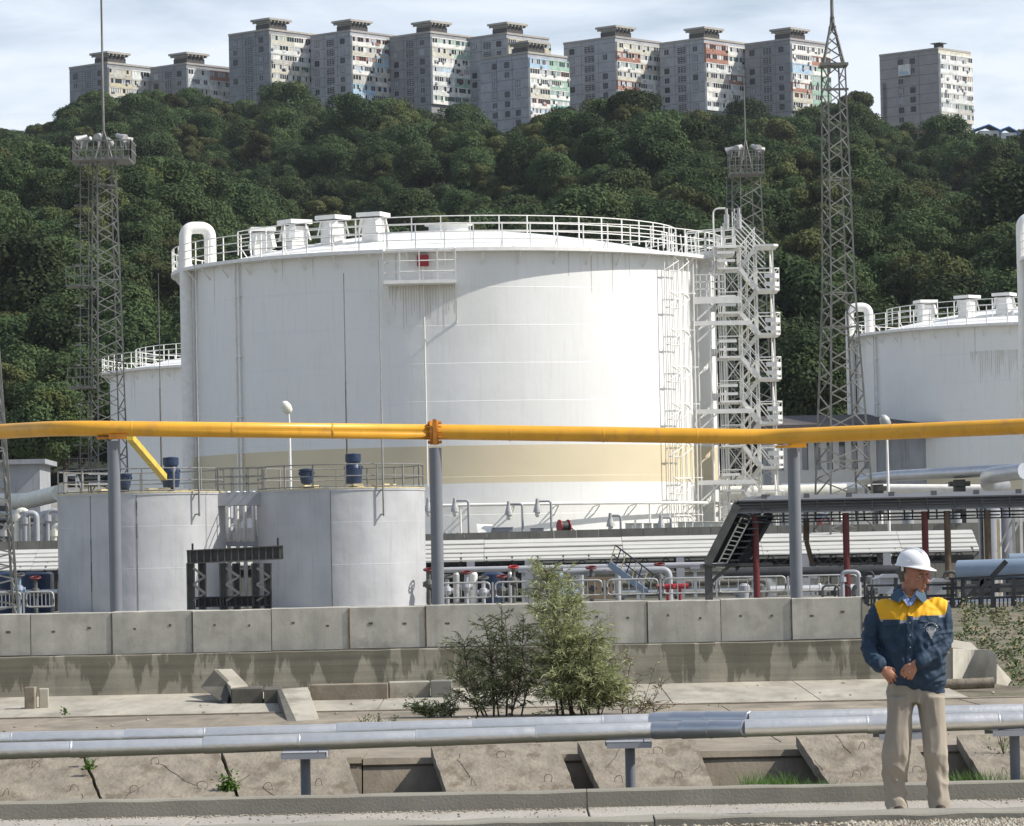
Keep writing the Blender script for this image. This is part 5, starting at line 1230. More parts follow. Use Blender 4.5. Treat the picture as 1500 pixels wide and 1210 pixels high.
GRP='broadleaf trees on the hillside'
def tree_label(x,y,k,sc):
    px,py=proj((x,y,hill_z(x,y)+5)); 
    kind=['rounded','broad','tall olive tinted','wide spreading','small bushy','tall full','slim olive tinted','very large'][k]
    size='' if .85<sc<1.1 else (' large' if sc>=1.1 else ' small')
    hor='%s'%('at the left edge' if px<90 else 'below the left apartment pair' if px<330 else 'below the first tall apartment sections' if px<560 else 'below the middle apartments' if px<830 else 'below the right apartment row' if px<1110 else 'beside the tall lattice mast' if px<1290 else 'below the separate apartment tower')
    ver='on the crest' if y>1060 else 'high on the slope' if y>850 else 'halfway up the slope' if y>620 else 'low on the slope'
    return kind+' green tree '+ver+' '+hor
tree_src=None; nrest=[]
for idx,(x,y,k,sc,rz) in enumerate(cand):
    zb=(hill_z(x,y) if y>YH0 else gz(x,y))-.3
    if idx in big:
        e=bpy.data.objects.new('tree',None); COL.objects.link(e); e.location=(x,y,zb); e.rotation_euler=(0,0,rz); e.scale=(sc,sc,sc)
        tag(e,tree_label(x,y,k,sc),'tree',GRP)
        for me,nm in ((PM[k][0],'crown'),(PM[k][1],'trunk')):
            o=bpy.data.objects.new(nm,me); COL.objects.link(o); o.parent=e
    else: nrest.append((x,y,zb,k,sc,rz))
# remaining forest as one object: points carrying tree instances (geometry nodes)
me=bpy.data.meshes.new('forest'); me.from_pydata([(a[0],a[1],a[2]) for a in nrest],[],[])
at=me.attributes.new('kind_index','INT','POINT'); at.data.foreach_set('value',[a[3] for a in nrest])
at=me.attributes.new('tree_scale','FLOAT','POINT'); at.data.foreach_set('value',[a[4] for a in nrest])
at=me.attributes.new('tree_turn','FLOAT','POINT'); at.data.foreach_set('value',[a[5] for a in nrest])
fo=bpy.data.objects.new('forest',me); COL.objects.link(fo); fo['kind']='stuff'
ng=bpy.data.node_groups.new('forest','GeometryNodeTree'); ng.interface.new_socket('Geometry',in_out='INPUT',socket_type='NodeSocketGeometry'); ng.interface.new_socket('Geometry',in_out='OUTPUT',socket_type='NodeSocketGeometry')
gi=ng.nodes.new('NodeGroupInput'); go=ng.nodes.new('NodeGroupOutput'); LL=ng.links.new
mtp=ng.nodes.new('GeometryNodeMeshToPoints'); LL(gi.outputs[0],mtp.inputs['Mesh']); join=ng.nodes.new('GeometryNodeJoinGeometry')
def na(name,typ):
    n=ng.nodes.new('GeometryNodeInputNamedAttribute'); n.data_type=typ; n.inputs['Name'].default_value=name; return n.outputs[0]
srcs={}
for o in COL.objects:
    if o.name.startswith('crown'):
        for k in range(8):
            if o.data is PM[k][0] and k not in srcs: srcs[k]=o
for k,o in srcs.items():
    cmp_=ng.nodes.new('FunctionNodeCompare'); cmp_.data_type='INT'; cmp_.operation='EQUAL'; 
    ins=[i for i in cmp_.inputs if i.type=='INT']; LL(na('kind_index','INT'),ins[0]); ins[1].default_value=k
    oi=ng.nodes.new('GeometryNodeObjectInfo'); oi.inputs['Object'].default_value=o; oi.transform_space='ORIGINAL'; oi.inputs['As Instance'].default_value=True
    iop=ng.nodes.new('GeometryNodeInstanceOnPoints'); LL(mtp.outputs[0],iop.inputs['Points']); LL(cmp_.outputs[0],iop.inputs['Selection']); LL(oi.outputs['Geometry'],iop.inputs['Instance'])
    cx=ng.nodes.new('ShaderNodeCombineXYZ'); LL(na('tree_turn','FLOAT'),cx.inputs[2]); LL(cx.outputs[0],iop.inputs['Rotation']); LL(na('tree_scale','FLOAT'),iop.inputs['Scale'])
    LL(iop.outputs[0],join.inputs[0])
LL(join.outputs[0],go.inputs[0])
md=fo.modifiers.new('forest','NODES'); md.node_group=ng
# undergrowth at the foot of the hill
def bush(name,x,y,z,rx,rz,n,leaf,label,m='leaf_forest',group=None,stuff=False):
    rnd=random.Random(int(abs(x)*100)+int(y)); mb=MB()
    for _ in range(n):
        d=Vector((rnd.gauss(0,1),rnd.gauss(0,1),abs(rnd.gauss(0,1)))).normalized(); r=rnd.uniform(.5,1.05)*(1+.25*mnoise.noise(d*2.3+Vector((x,y,0))))
        p=Vector((x+d.x*rx*r,y+d.y*rx*r,z+d.z*rz*r)); nn=(d+Vector((rnd.gauss(0,.6),rnd.gauss(0,.6),rnd.gauss(0,.6)))).normalized()
        t=nn.cross(Vector((rnd.gauss(0,1),rnd.gauss(0,1),rnd.gauss(0,1)))).normalized(); b_=nn.cross(t); s=leaf*rnd.uniform(.6,1.3)
        mb.add([p-t*s,p-b_*s*.5,p+t*s,p+b_*s*.5],[(0,1,2,3)])
    if stuff:
        o=mb.build(name,m); return tag(o,kind='stuff')
    return single(mb,name,m,label,'bush',(x,y,z),group)
for i,(px,w_,lab) in enumerate(((82,2.2,'low bush by the grey shed at the left'),(120,2.6,'low bush at the foot of the left floodlight mast'),(150,2.0,'low bush right of the left floodlight mast foot'))):
    q=P(px,700,290); bush('bush',q.x,290,gz(q.x,290),w_,1.6,2500,.16,lab,group='bushes behind the left tanks')
# ================================================================ apartment buildings
rb=random.Random(12)
MM('panel_grey',(.25,.255,.265),.9,.25,.35,streak=.6,stc=(.20,.20,.20),fine=.7)
MM('panel_pale',(.34,.35,.37),.9,.22,.35,streak=.55,stc=(.25,.25,.26),fine=.7)
MM('panel_brown',(.33,.31,.30),.9,.1,.4,streak=.2,stc=(.24,.22,.21))
MM('joint',(.06,.06,.065),.9,.1,1)
MM('win',(.025,.03,.035),.25,.3,1); MM('win_light',(.42,.44,.46),.4,.2,.9); MM('roofdark',(.07,.065,.06),.8,.2,1); MM('roofslab',(.36,.34,.30),.85,.12,1)
BALC=[('b_white',(.68,.67,.63)),('b_cream',(.52,.50,.42)),('b_green',(.30,.45,.36)),('b_blue',(.36,.50,.62)),('b_brick',(.34,.17,.12)),('b_grey',(.42,.41,.38)),('b_yellow',(.48,.44,.32)),('b_teal',(.16,.34,.32)),('b_pale',(.60,.62,.60)),('b_dark',(.12,.11,.11))]
for n,c in BALC: MM(n,c,.8,.2,.8,streak=.35,stc=(.25,.24,.22))
AB=R(41.5); DL=Vector((-math.cos(AB),math.sin(AB),0)); DR=Vector((math.sin(AB),math.cos(AB),0))
NL=Vector((-math.sin(AB),-math.cos(AB),0)); NR=Vector((math.cos(AB),-math.sin(AB),0))
FLH=2.79; NFL=9
def building(px,py,label,wl=14.5,wr=19.5,pal=(0,1,5,8),Y=1185.,facade='panel_grey',capw=True,nfl=NFL,antenna=False,seed=0,cols=((.16,.08,'w'),(.5,.15,'s'),(.8,.08,'w'))):
    top=P(px,py,Y); H=nfl*FLH+1.2; wl*=1.13; o=Vector((top.x,top.y,top.z-H)); rb=random.Random(seed*7+1)
    root=thing('apartment_building',label,'apartment building',tuple(o),'panel apartment blocks on the ridge')
    up=Vector((0,0,1))
    def q(d,u,z,n,off=0): return o+d*u+up*z+n*off
    mb=MB(); mb.poly([o,o+DR*wr,o+DR*wr+DL*wl,o+DL*wl],(0,0,H)); 
    e=.02
    mb.build('wall',facade,root)
    mb=MB()     # panel joints
    for f in range(1,nfl+1):
        z=f*FLH-.1; mb.bar(q(DL,.05,z,NL,.012),q(DL,wl-.05,z,NL,.012),.03,.09)
    for u in (.33,.66): mb.bar(q(DL,wl*u,0,NL,.012),q(DL,wl*u,H,NL,.012),.09,.03,up=NL)
    mb.build('panel_joints','joint',root)
    mb=MB(); 
    for (d,L_,n) in ((DL,wl,NL),(DR,wr,NR)): mb.bar(q(d,-.05,H+.25,n,.08),q(d,L_,H+.25,n,.08),.3,.55)
    mb.bar(o+DR*wr+up*(H+.25),o+DR*wr+DL*wl+up*(H+.25),.3,.55); mb.bar(o+DL*wl+up*(H+.25),o+DR*wr+DL*wl+up*(H+.25),.3,.55)
    mb.build('parapet','roofslab' if seed%2 else 'panel_brown',root)
    # side facade windows
    def win(cu,z,w_,h,d,n,m,fr='win_light'):
        c=q(d,cu,z,n,.03); mb=MB(); a=c-d*w_/2; b=c+d*w_/2
        def rect(x0,x1,z0,z1,o1,mi): 
            p=[c+d*x0+up*z0+n*o1,c+d*x1+up*z0+n*o1,c+d*x1+up*z1+n*o1,c+d*x0+up*z1+n*o1]; mb.add(p,[(0,1,2,3) if True else 0],mi)
        mb.poly([c-d*w_/2-up*h/2,c+d*w_/2-up*h/2,c+d*w_/2+up*h/2,c-d*w_/2+up*h/2],n*.05,0)
        for x in (-w_/2,0.0,w_/2): mb.bar(c+d*x-up*h/2+n*.06,c+d*x+up*h/2+n*.06,.07,.07,1,up=n)
        for zz in (-h/2,h/2): mb.bar(c-d*w_/2+up*zz+n*.06,c+d*w_/2+up*zz+n*.06,.07,.07,1)
        mb.build('window',[m,fr],root)
    for f in range(2,nfl):
        z=f*FLH+1.45
        for (u,w_,t) in cols:
            if t=='w':
                if rb.random()<.9: win(wl*(1-u),z,1.75,1.6,DL,NL,rb.choice(('win','win','panel_pale')),rb.choice(('joint','win_light','joint')))
            else:
                mb=MB(); c=q(DL,wl*(1-u),z,NL,.03); w2=wl*.095
                mb.poly([c-DL*w2-up*1.05,c+DL*w2-up*1.05,c+DL*w2+up*.9,c-DL*w2+up*.9],NL*.05,0)
                for k in range(3): 
                    zz=-.8+k*.62; mb.bar(c-DL*w2+up*zz+NL*.1,c+DL*w2+up*zz+NL*.1,.12,.14,1)
                for k in range(4): x=-w2+2*w2*k/3; mb.bar(c+DL*x-up*1.0+NL*.1,c+DL*x+up*.85+NL*.1,.12,.1,1,up=NL)
                mb.build('stair_grille',['win','panel_pale'],root)
    # balcony facade : bands of parapets and glazed loggias
    nc=2
    for f in range(2,nfl):
        z=f*FLH
        for c_ in range(nc):
            u0=wr*c_/nc+.05; u1=wr*(c_+1)/nc-.05
            m=BALC[rb.choice(pal) if rb.random()<.5 else rb.choice((0,0,1,8))][0]; m2=BALC[rb.choice(pal)][0] if rb.random()<.4 else m
            mb=MB(); a=q(DR,u0,z,NR,.0)
            mb.poly([q(DR,u0,z,NR),q(DR,u1,z,NR),q(DR,u1,z+1.15,NR),q(DR,u0,z+1.15,NR)],NR*.75,0)
            mb.poly([q(DR,u0,z+2.5,NR),q(DR,u1,z+2.5,NR),q(DR,u1,z+FLH,NR),q(DR,u0,z+FLH,NR)],NR*.7,0)
            for x in (u0,u1): mb.bar(q(DR,x,z,NR,.38),q(DR,x,z+FLH,NR,.38),.12,.72,0,up=NR)
            mb.build('balcony',m,root); bo=COL.objects[-1]
            mb=MB(); glz=rb.random(); L_=u1-u0; nseg=rb.choice((8,10,11)); wf='b_white' if rb.random()<.65 else rb.choice(('b_brick','b_pale','b_green','b_dark'))
            for s in range(nseg):
                x0=u0+L_*s/nseg; x1=u0+L_*(s+1)/nseg
                r=rb.random(); mi=0 if r<.45 else (1 if r<.72 else 2)
                mb.poly([q(DR,x0+.06,z+1.15,NR,.55),q(DR,x1-.06,z+1.15,NR,.55),q(DR,x1-.06,z+2.5,NR,.55),q(DR,x0+.06,z+2.5,NR,.55)],NR*.05,mi)
                mb.bar(q(DR,x1,z+1.15,NR,.6),q(DR,x1,z+2.5,NR,.6),.14,.14,3,up=NR)
            for s in range(nseg):
                if rb.random()<.10: p_=q(DR,u0+L_*(s+.5)/nseg,z+rb.choice((.5,1.3)),NR,.95); mb.box(p_,(.75,.5,.6),AB,1)
                if rb.random()<.12: p_=q(DR,u0+L_*(s+.5)/nseg,z+1.0,NR,.8); mb.box(p_,(.1,rb.uniform(.5,1.4),rb.uniform(.4,.9)),-AB,rb.choice((0,2,3,3)))
            mb.build('glazing',['win','win_light',m2,wf],bo)
    if capw:      # roof house with wide slab
        c=o+DR*(4.2)+DL*3.2+up*H; mb=MB(); a,b=3.6,3.2
        def rect(cx,a,b,z0,z1,mi): mb.poly([cx-DR*a-DL*b+up*z0,cx+DR*a-DL*b+up*z0,cx+DR*a+DL*b+up*z0,cx-DR*a+DL*b+up*z0],(0,0,z1-z0),mi)
        rect(c,3.6,2.8,.3,2.0,0); 
        for k in range(5):
            rect(c+DR*(-3.2+k*1.6)-DL*0,.22,2.7,2.0,3.0,1)
        rect(c,3.3,2.3,2.0,3.0,0)
        mb.build('roof_house',['roofdark','roofslab'],root)
        mb=MB(); rect(c,4.7,3.9,3.0,3.6,0); 
        for k in range(6): p=c+DR*(-3.8+k*1.5); mb.bar(p-DL*3.8+up*2.7,p+DL*3.8+up*2.7,.3,.55)
        mb.build('roof_slab','roofslab',root)
    if antenna: mb=MB(); mb.tube([o+up*H+DL*2,o+up*(H+8.5)+DL*2],.05,5); mb.build('antenna','dark_steel',root)
    return root
BG=['left block of the low pair at the far left of the ridge, with yellowish balconies','right block of the low pair at the left of the ridge, with brick red balconies',
'first tall block of the long row, leftmost section with a reddish balcony floor','second section of the long row from the left, with orange and pale blue balconies','third section of the long row, with green and blue balconies',
'fourth section of the long row, rising behind the lower block in front','lower apartment block standing in front of the row, with brick, blue and teal balconies','first section of the right hand row, left of the two matching ones','middle section of the right hand row, with satellite dishes','last section of the right hand row, behind the tip of the tall lattice mast']
building(157,93,BG[0],wl=14.5,wr=18.5,pal=(1,6,1,4,5),seed=1,Y=1195,antenna=True)
building(273,94,BG[1],wl=13.5,wr=17.5,pal=(4,1,0,6,0),seed=2,Y=1195)
building(394,44,BG[2],wl=14.8,wr=19.3,pal=(0,1,4,0,5,8),seed=3)
building(513,46,BG[3],wl=14.3,wr=19,pal=(0,4,3,1,5),seed=4,facade='panel_pale')
building(630,48,BG[4],wl=14.3,wr=19,pal=(2,3,0,8,2),seed=5)
building(742,50,BG[5],wl=13.4,wr=18.8,pal=(5,1,6),seed=6,facade='panel_pale',Y=1187)
building(773,78,BG[6],wl=16,wr=17,pal=(3,4,7,2,0),seed=7,facade='panel_pale',Y=1150,nfl=11,cols=((.30,.08,'w'),(.56,.08,'w'),(.78,.08,'w')))
building(901,55,BG[7],wl=17.5,wr=21,pal=(0,1,0,4,5),seed=8,facade='panel_pale')
building(1031,57,BG[8],wl=14.8,wr=20.5,pal=(0,8,0,5,4),seed=9,facade='panel_pale')
building(1157,58,BG[9],wl=14.8,wr=18.5,pal=(0,2,3,0,4),seed=10)
rt=building(1374,72,'separate brownish apartment tower at the right with pale balconies and a blue patch',wl=18.5,wr=16,pal=(1,8,5,0),seed=11,facade='panel_brown',capw=False,Y=1175,cols=((.36,.08,'w'),(.56,.08,'w')))
o=Vector(rt.location); H=NFL*FLH+1.2; mb=MB(); c=o+DR*2.5+DL*1.5+Vector((0,0,H))
mb.poly([c-DR-DL,c+DR-DL,c+DR+DL,c-DR+DL],(0,0,1.8)); mb.poly([c-DR*1.7-DL*1.7+Vector((0,0,1.8)),c+DR*1.7-DL*1.7+Vector((0,0,1.8)),c+DR*1.7+DL*1.7+Vector((0,0,1.8)),c-DR*1.7+DL*1.7+Vector((0,0,1.8))],(0,0,.25)); mb.build('chimney','roofdark',rt)
mb=MB(); c=o+DL*11.6+Vector((0,0,H-5.0))+NL*.15; mb.poly([c-DL*2-Vector((0,0,1.6)),c+DL*2-Vector((0,0,1.6)),c+DL*2+Vector((0,0,1.6)),c-DL*2+Vector((0,0,1.6))],NL*.8,0); mb.poly([c-DL*1.6-Vector((0,0,1.3)),c+DL*1.6-Vector((0,0,1.3)),c+DL*1.6-Vector((0,0,.4)),c-DL*1.6-Vector((0,0,.4))],NL*.83,1); mb.build('balcony',['b_white','b_blue'],rt)
mb=MB(); mb.poly([o+DL*18.5+Vector((0,0,H-8)),o+DL*20.0+Vector((0,0,H-8)),o+DL*20.0+Vector((0,0,H-20)),o+DL*18.5+Vector((0,0,H-20))],DR*3); mb.build('side_bay','panel_pale',rt)
mb=MB(); mb.poly([o+Vector((0,0,H-2.6))+NR*.02,o+DR*16+Vector((0,0,H-2.6))+NR*.02,o+DR*16+Vector((0,0,H+.1))+NR*.02,o+Vector((0,0,H+.1))+NR*.02],NR*.12); mb.build('frieze','b_cream',rt)
MM('blue_roof',(.06,.22,.52),.5,.1,1)
for i,(x0,x1,y0,y1,Y,l) in enumerate(((1432,1466,184,212,1100,'small white house with a bright blue roof at the foot of the separate tower'),(1464,1492,187,205,1112,'low house with a blue roof at the right edge of the ridge'))):
    a=P(x0,y1,Y); b=P(x1,y1,Y); e=P(x1,y0+7,Y).z; r=P(x0,y0,Y).z; root=thing('house',l,'house',((a.x+b.x)/2,Y,a.z-6)); mb=MB(); mb.b2((a.x+.5,Y,a.z-6),(b.x-.4,Y+7,e)); mb.build('wall','b_white',root)
    mb=MB(); m_=(a.x+b.x)/2; mb.poly([(a.x-1.2,Y-.8,e),(m_,Y-.8,r),(b.x+.6,Y-.8,e-.4),(b.x+.4,Y-.8,e-.1) ,(m_,Y-.8,r+.3),(a.x-1.2,Y-.8,e+.3)],(0,8.5,0)); mb.build('roof','blue_roof',root)
    mb=MB(); 
    for k in (.35,.7): x=a.x+(b.x-a.x)*k; mb.b2((x,Y-.05,e-2.2),(x+.9,Y,e-.9))
    mb.build('window','win',root)
a=P(1345,197,1090); mb=MB(); mb.b2((a.x,1090,a.z-6),(a.x+5,1097,a.z)); root=thing('house','little brick house with a reddish roof among trees below the separate tower','house',(a.x,1090,a.z-6)); mb.build('wall','roofslab',root); mb=MB(); mb.poly([(a.x-.5,1089.5,a.z),(a.x+5.5,1089.5,a.z),(a.x+2.5,1089.5,a.z+2)],(0,8,0)); mb.build('roof','b_brick',root)
# ================================================================ worker
MM('skin',(.42,.20,.125),.5,.14,14,bump=.15,bscale=120,patch=(.30,.11,.07),pscale=9,pthr=.57,spec=.35)
MM('jacket_blue',(.026,.048,.080),.7,.16,5,bump=.35,bscale=160,spec=.25)
MM('jacket_yellow',(.80,.42,.02),.65,.08,5,bump=.3,bscale=160,spec=.25)
MM('reflective',(.30,.31,.36),.4,.08,8)
MM('collar_blue',(.045,.085,.13),.7,.1,6,spec=.25)
MM('shirt',(.20,.27,.48),.7,.3,60)
MM('trousers',(.33,.29,.235),.85,.10,4,bump=.3,bscale=140,spec=.2)
MM('helmet',(.80,.81,.83),.3,.03,4,spec=.5)
MM('hair',(.10,.085,.07),.8,.3,60)
MM('shoe',(.04,.03,.025),.5,.2,10)
MM('emblem',(.42,.44,.44),.7,.1,20)
MM('eye_white',(.6,.57,.53),.3,.05,5); MM('iris',(.03,.025,.02),.2,.05,5); MM('lip',(.34,.12,.09),.5,.1,10)
MM('gold',(.7,.5,.15),.3,.05,5,metal=1)
PX0=1333; PB=P(PX0,1190,29.0); PB=Vector((PB.x,29.0,0.0))
person=thing('person','worker in white hard hat, blue and yellow jacket and beige trousers, looking right','person',tuple(PB),local=True)
tilt=math.tan(ROLL)
def L3(px,py,y=0.0):    # pixel on the worker -> local metres (real vertical is tilted by the camera roll)
    p=P(px,py,29.0+y); return Vector((p.x-PB.x, y, p.z))
def ellring(c,ax,ay,rx,ry,n=20,pw=2.0):
    out=[]
    for j in range(n):
        t=2*PI*j/n; a=math.cos(t); b=math.sin(t)
        a=math.copysign(abs(a)**(2/pw),a); b=math.copysign(abs(b)**(2/pw),b)
        out.append(c+ax*rx*a+ay*ry*b)
    return out
def loft(mb,rings,m=0):
    n=len(rings[0]); vs=[v for r in rings for v in r]; fs=[]
    for i in range(len(rings)-1):
        for j in range(n): fs.append((i*n+j,i*n+(j+1)%n,(i+1)*n+(j+1)%n,(i+1)*n+j))
    fs.append(tuple(range(n))[::-1]); fs.append(tuple((len(rings)-1)*n+j for j in range(n))); mb.add(vs,fs,m,True)
def limb(mb,pts,rad,flat=1.0,n=14):
    pts=[Vector(p) for p in pts]; P2=[];R2=[]
    k=len(pts)
    for i in range(k-1):     # catmull-rom
        p0=pts[max(i-1,0)];p1=pts[i];p2=pts[i+1];p3=pts[min(i+2,k-1)]
        for s in range(5):
            t=s/5; P2.append(.5*((2*p1)+(-p0+p2)*t+(2*p0-5*p1+4*p2-p3)*t*t+(-p0+3*p1-3*p2+p3)*t**3)); R2.append(rad[i]*(1-t)+rad[i+1]*t)
    P2.append(pts[-1]); R2.append(rad[-1]); mb.tube(P2,R2,n)
    for c,r in ((P2[0],R2[0]),(P2[-1],R2[-1])): ball(mb,c,(r,r,r))
def ball(mb,c,r,rot=None,n=12,m=0):
    c=Vector(c); vs=[];fs=[]
    for i in range(n+1):
        th=PI*i/n
        for j in range(2*n):
            ph=PI*j/n; v=Vector((r[0]*math.sin(th)*math.cos(ph),r[1]*math.sin(th)*math.sin(ph),r[2]*math.cos(th)))
            if rot is not None: v=rot@v
            vs.append(c+v)
    for i in range(n):
        for j in range(2*n): fs.append((i*2*n+j,i*2*n+(j+1)%(2*n),(i+1)*2*n+(j+1)%(2*n),(i+1)*2*n+j))
    mb.add(vs,fs,m,True)
def remesh(mb,voxel,smooth=4,fac=.5):
    me=bpy.data.meshes.new('tmp'); me.from_pydata(mb.v,[],mb.f); me.update(); o=bpy.data.objects.new('tmp',me); COL.objects.link(o)
    r=o.modifiers.new('r','REMESH'); r.mode='VOXEL'; r.voxel_size=voxel
    if smooth: s=o.modifiers.new('s','SMOOTH'); s.iterations=smooth; s.factor=fac
    dg=bpy.context.evaluated_depsgraph_get(); res=bpy.data.meshes.new_from_object(o.evaluated_get(dg)); bpy.data.objects.remove(o); bpy.data.meshes.remove(me); return res
def finish(me,name,mats,parent,fn=None):
    me.name=name; me.materials.clear()
    for k in mats: me.materials.append(M[k])
    me.polygons.foreach_set('use_smooth',[True]*len(me.polygons))
    if fn:
        mi=[]
        for p in me.polygons: mi.append(fn(p.center,p.normal))
        me.polygons.foreach_set('material_index',mi)
    me.update(); o=bpy.data.objects.new(name,me); COL.objects.link(o); o.parent=parent; OFF[o.name]=Vector(); return o
# --- body (head, neck, hands, arms, legs) as one continuous surface
hc=L3(1338,844.5); hc.y=-.01; PHI=R(54)
fw=Vector((math.sin(PHI),-math.cos(PHI),-.06)).normalized(); rt_=Vector((-math.cos(PHI),-math.sin(PHI),0)); uph=rt_.cross(fw)*-1
if uph.z<0: uph=-uph
HR=Matrix((rt_,fw,uph)).transposed()      # local head axes: x his right, y forward, z up
def H(x,y,z): return hc+HR@Vector((x,y,z*1.10))
mb=MB()
ball(mb,H(0,-.012,.025),(.076,.097,.098),HR,16); ball(mb,H(0,.022,-.035),(.062,.068,.078),HR,14)
ball(mb,H(0,.052,-.088),(.034,.030,.024),HR,10); ball(mb,H(.035,.01,-.06),(.026,.05,.035),HR,10); ball(mb,H(-.035,.01,-.06),(.026,.05,.035),HR,10)
limb(mb,[H(0,.082,.018),H(0,.097,-.004),H(0,.113,-.026)],[.010,.0125,.0165]); ball(mb,H(0,.100,-.030),(.021,.014,.010),HR)
ball(mb,H(0,.070,.030),(.062,.026,.013),HR)
for s in(-1,1):
    ball(mb,H(s*.040,.062,-.018),(.023,.022,.018),HR); ball(mb,H(s*.0775,-.012,-.002),(.009,.018,.031),HR); ball(mb,H(s*.072,-.005,-.02),(.008,.012,.014),HR)
ball(mb,H(0,.088,-.055),(.024,.012,.0065),HR); ball(mb,H(0,.085,-.068),(.021,.012,.007),HR)
nb=L3(1331,878,.02); limb(mb,[H(0,-.025,-.05),H(0,-.03,-.1),nb,nb+Vector((0,0,-.08))],[.058,.060,.068,.08])
limb(mb,[nb+Vector((0,.0,-.08)),L3(1333,930,.02),L3(1338,985,.02),L3(1340,1010,.02)],[.08,.085,.085,.085])
shL=L3(1292,892,.03); elL=L3(1276,940,.02); wrL=L3(1291,976,-.12)
shR=L3(1377,890,.0); elR=L3(1379,942,-.03); wrR=L3(1341,972,-.175)
for s,e,w_ in ((shL,elL,wrL),(shR,elR,wrR)): limb(mb,[nb+Vector((0,.02,-.06)),s+Vector((0,.0,-.025)),e,w_],[.05,.034,.026,.027])
hipL=L3(1320,1015,.02); knL=L3(1313,1100,-.03); anL=L3(1315,1176,.0)
hipR=L3(1360,1015,.02); knR=L3(1370,1100,-.03); anR=L3(1376,1176,.0)
for h_,k_,a_2 in ((hipL,knL,anL),(hipR,knR,anR)): limb(mb,[h_,k_,a_2],[.058,.034,.024])
def hand(mb,w_,d,side,curl,spread,palmn):
    d=Vector(d).normalized(); n=Vector(palmn).normalized(); s=d.cross(n).normalized()*side; n=s.cross(d).normalized()*side
    c=w_+d*.045; Mx=Matrix((s,d,n)).transposed()
    ball(mb,w_+d*.01,(.027,.03,.020),Mx); ball(mb,c,(.040,.046,.0165),Mx); ball(mb,c+d*.025,(.041,.025,.014),Mx)
    for k,(off,ln,r) in enumerate(((-.032,.066,.0088),(-.011,.075,.0093),(.011,.070,.0090),(.031,.056,.0080))):
        b=c+d*.030+s*off; dd=(d+s*off*spread).normalized(); p=[b]; a=0; cur=dd
        for q,fr in enumerate((.45,.32,.23)):
            a+=curl[q]; v=(dd*math.cos(a)-n*math.sin(a)); p.append(p[-1]+v*ln*fr)
        limb(mb,p,[r*1.05,r,r*.92,r*.8],n=10)
    t0=c-d*.022-s*.028; t1=t0-s*.020+d*.026-n*.010; t2=t1+d*.030-s*.004-n*.012; t3=t2+d*.022+s*.006-n*.006
    limb(mb,[t0,t1,t2,t3],[.014,.0125,.011,.009],n=10)
hand(mb,wrL+Vector((.012,-.006,-.012)),(.62,-.10,-.78),1,(.35,.6,.5),3,(.1,-1,-.1))
hand(mb,wrR+Vector((-.008,-.004,-.004)),(-.50,-.02,-.86),-1,(.5,.75,.55),3,(0,-1,0))
bm_=remesh(mb,.0042,5,.5)
body=finish(bm_,'body',['skin'],person)
mb=MB(); 
for s in (-1,1):
    ball(mb,H(s*.030,.0715,.003),(.0115,.0115,.007),HR,10,0); ball(mb,H(s*.030,.0815,.003),(.0055,.0035,.0055),HR,8,1)
    mb.tube([H(s*.012,.090,.017),H(s*.030,.093,.022),H(s*.050,.078,.017)],[.003,.0045,.0025],6,2)
mb.tube([H(.021,.093,-.0615),H(0,.0985,-.060),H(-.021,.093,-.0615)],[.0015,.0026,.0015],6,3)
mb.build('facial_features',['eye_white','iris','hair','lip'],body)
mb=MB(); ball(mb,H(0,-.022,.022),(.0765,.099,.088),HR,16); me=remesh(mb,.006,1)
hb=finish(me,'hair',['hair'],person)
# --- hard hat
mb=MB(); hz=H(0,-.005,.076)
tiltH=HR@Matrix.Rotation(R(-4),3,'X')
def K(x,y,z): return hz+tiltH@Vector((x,y,z))
NS=40; rings=[]
for i in range(13):
    t=i/12*PI/2; r=math.cos(t)**.75 if t<PI/2-.01 else 0.0; z=.106*math.sin(t)
    rings.append([K(.101*r*math.cos(a),.125*r*math.sin(a),z+.0) for a in [2*PI*j/NS for j in range(NS)]])
lip=[K(.106*math.cos(a),.130*math.sin(a),-.006) for a in [2*PI*j/NS for j in range(NS)]]
br=[K(.114*math.cos(a),(.136+(.050 if math.sin(a)>0 else 0)*max(0,math.sin(a))**2.2)*math.sin(a),-.010-.012*max(0,math.sin(a))**2) for a in [2*PI*j/NS for j in range(NS)]]
br2=[v-tiltH@Vector((0,0,.005)) for v in br]
inn=[K(.097*math.cos(a),.120*math.sin(a),-.008) for a in [2*PI*j/NS for j in range(NS)]]; inn2=[K(.08*math.cos(a),.10*math.sin(a),.07) for a in [2*PI*j/NS for j in range(NS)]]
allr=[inn2,inn,br2,br,lip]+rings; vs=[v for r in allr for v in r]; fs=[]
for i in range(len(allr)-1):
    for j in range(NS): fs.append((i*NS+j,i*NS+(j+1)%NS,(i+1)*NS+(j+1)%NS,(i+1)*NS+j))
mb.add(vs,fs,0,True)
for x in (-.02,.02): mb.tube([K(x,.125*math.cos(t)*.93*abs(math.cos(t))**-.12,.112*math.sin(t)+.004) for t in [.25+ (PI-.5)*k/16 for k in range(17)]],.0045,6)
for s in (-1,1): mb.box(K(s*.088,-.035,-.026),(.016,.030,.045),0); mb.tube([K(s*.101,.02,.03),K(s*.09,-.06,.03)],.0025,6)
mb.build('hard_hat','helmet',person)
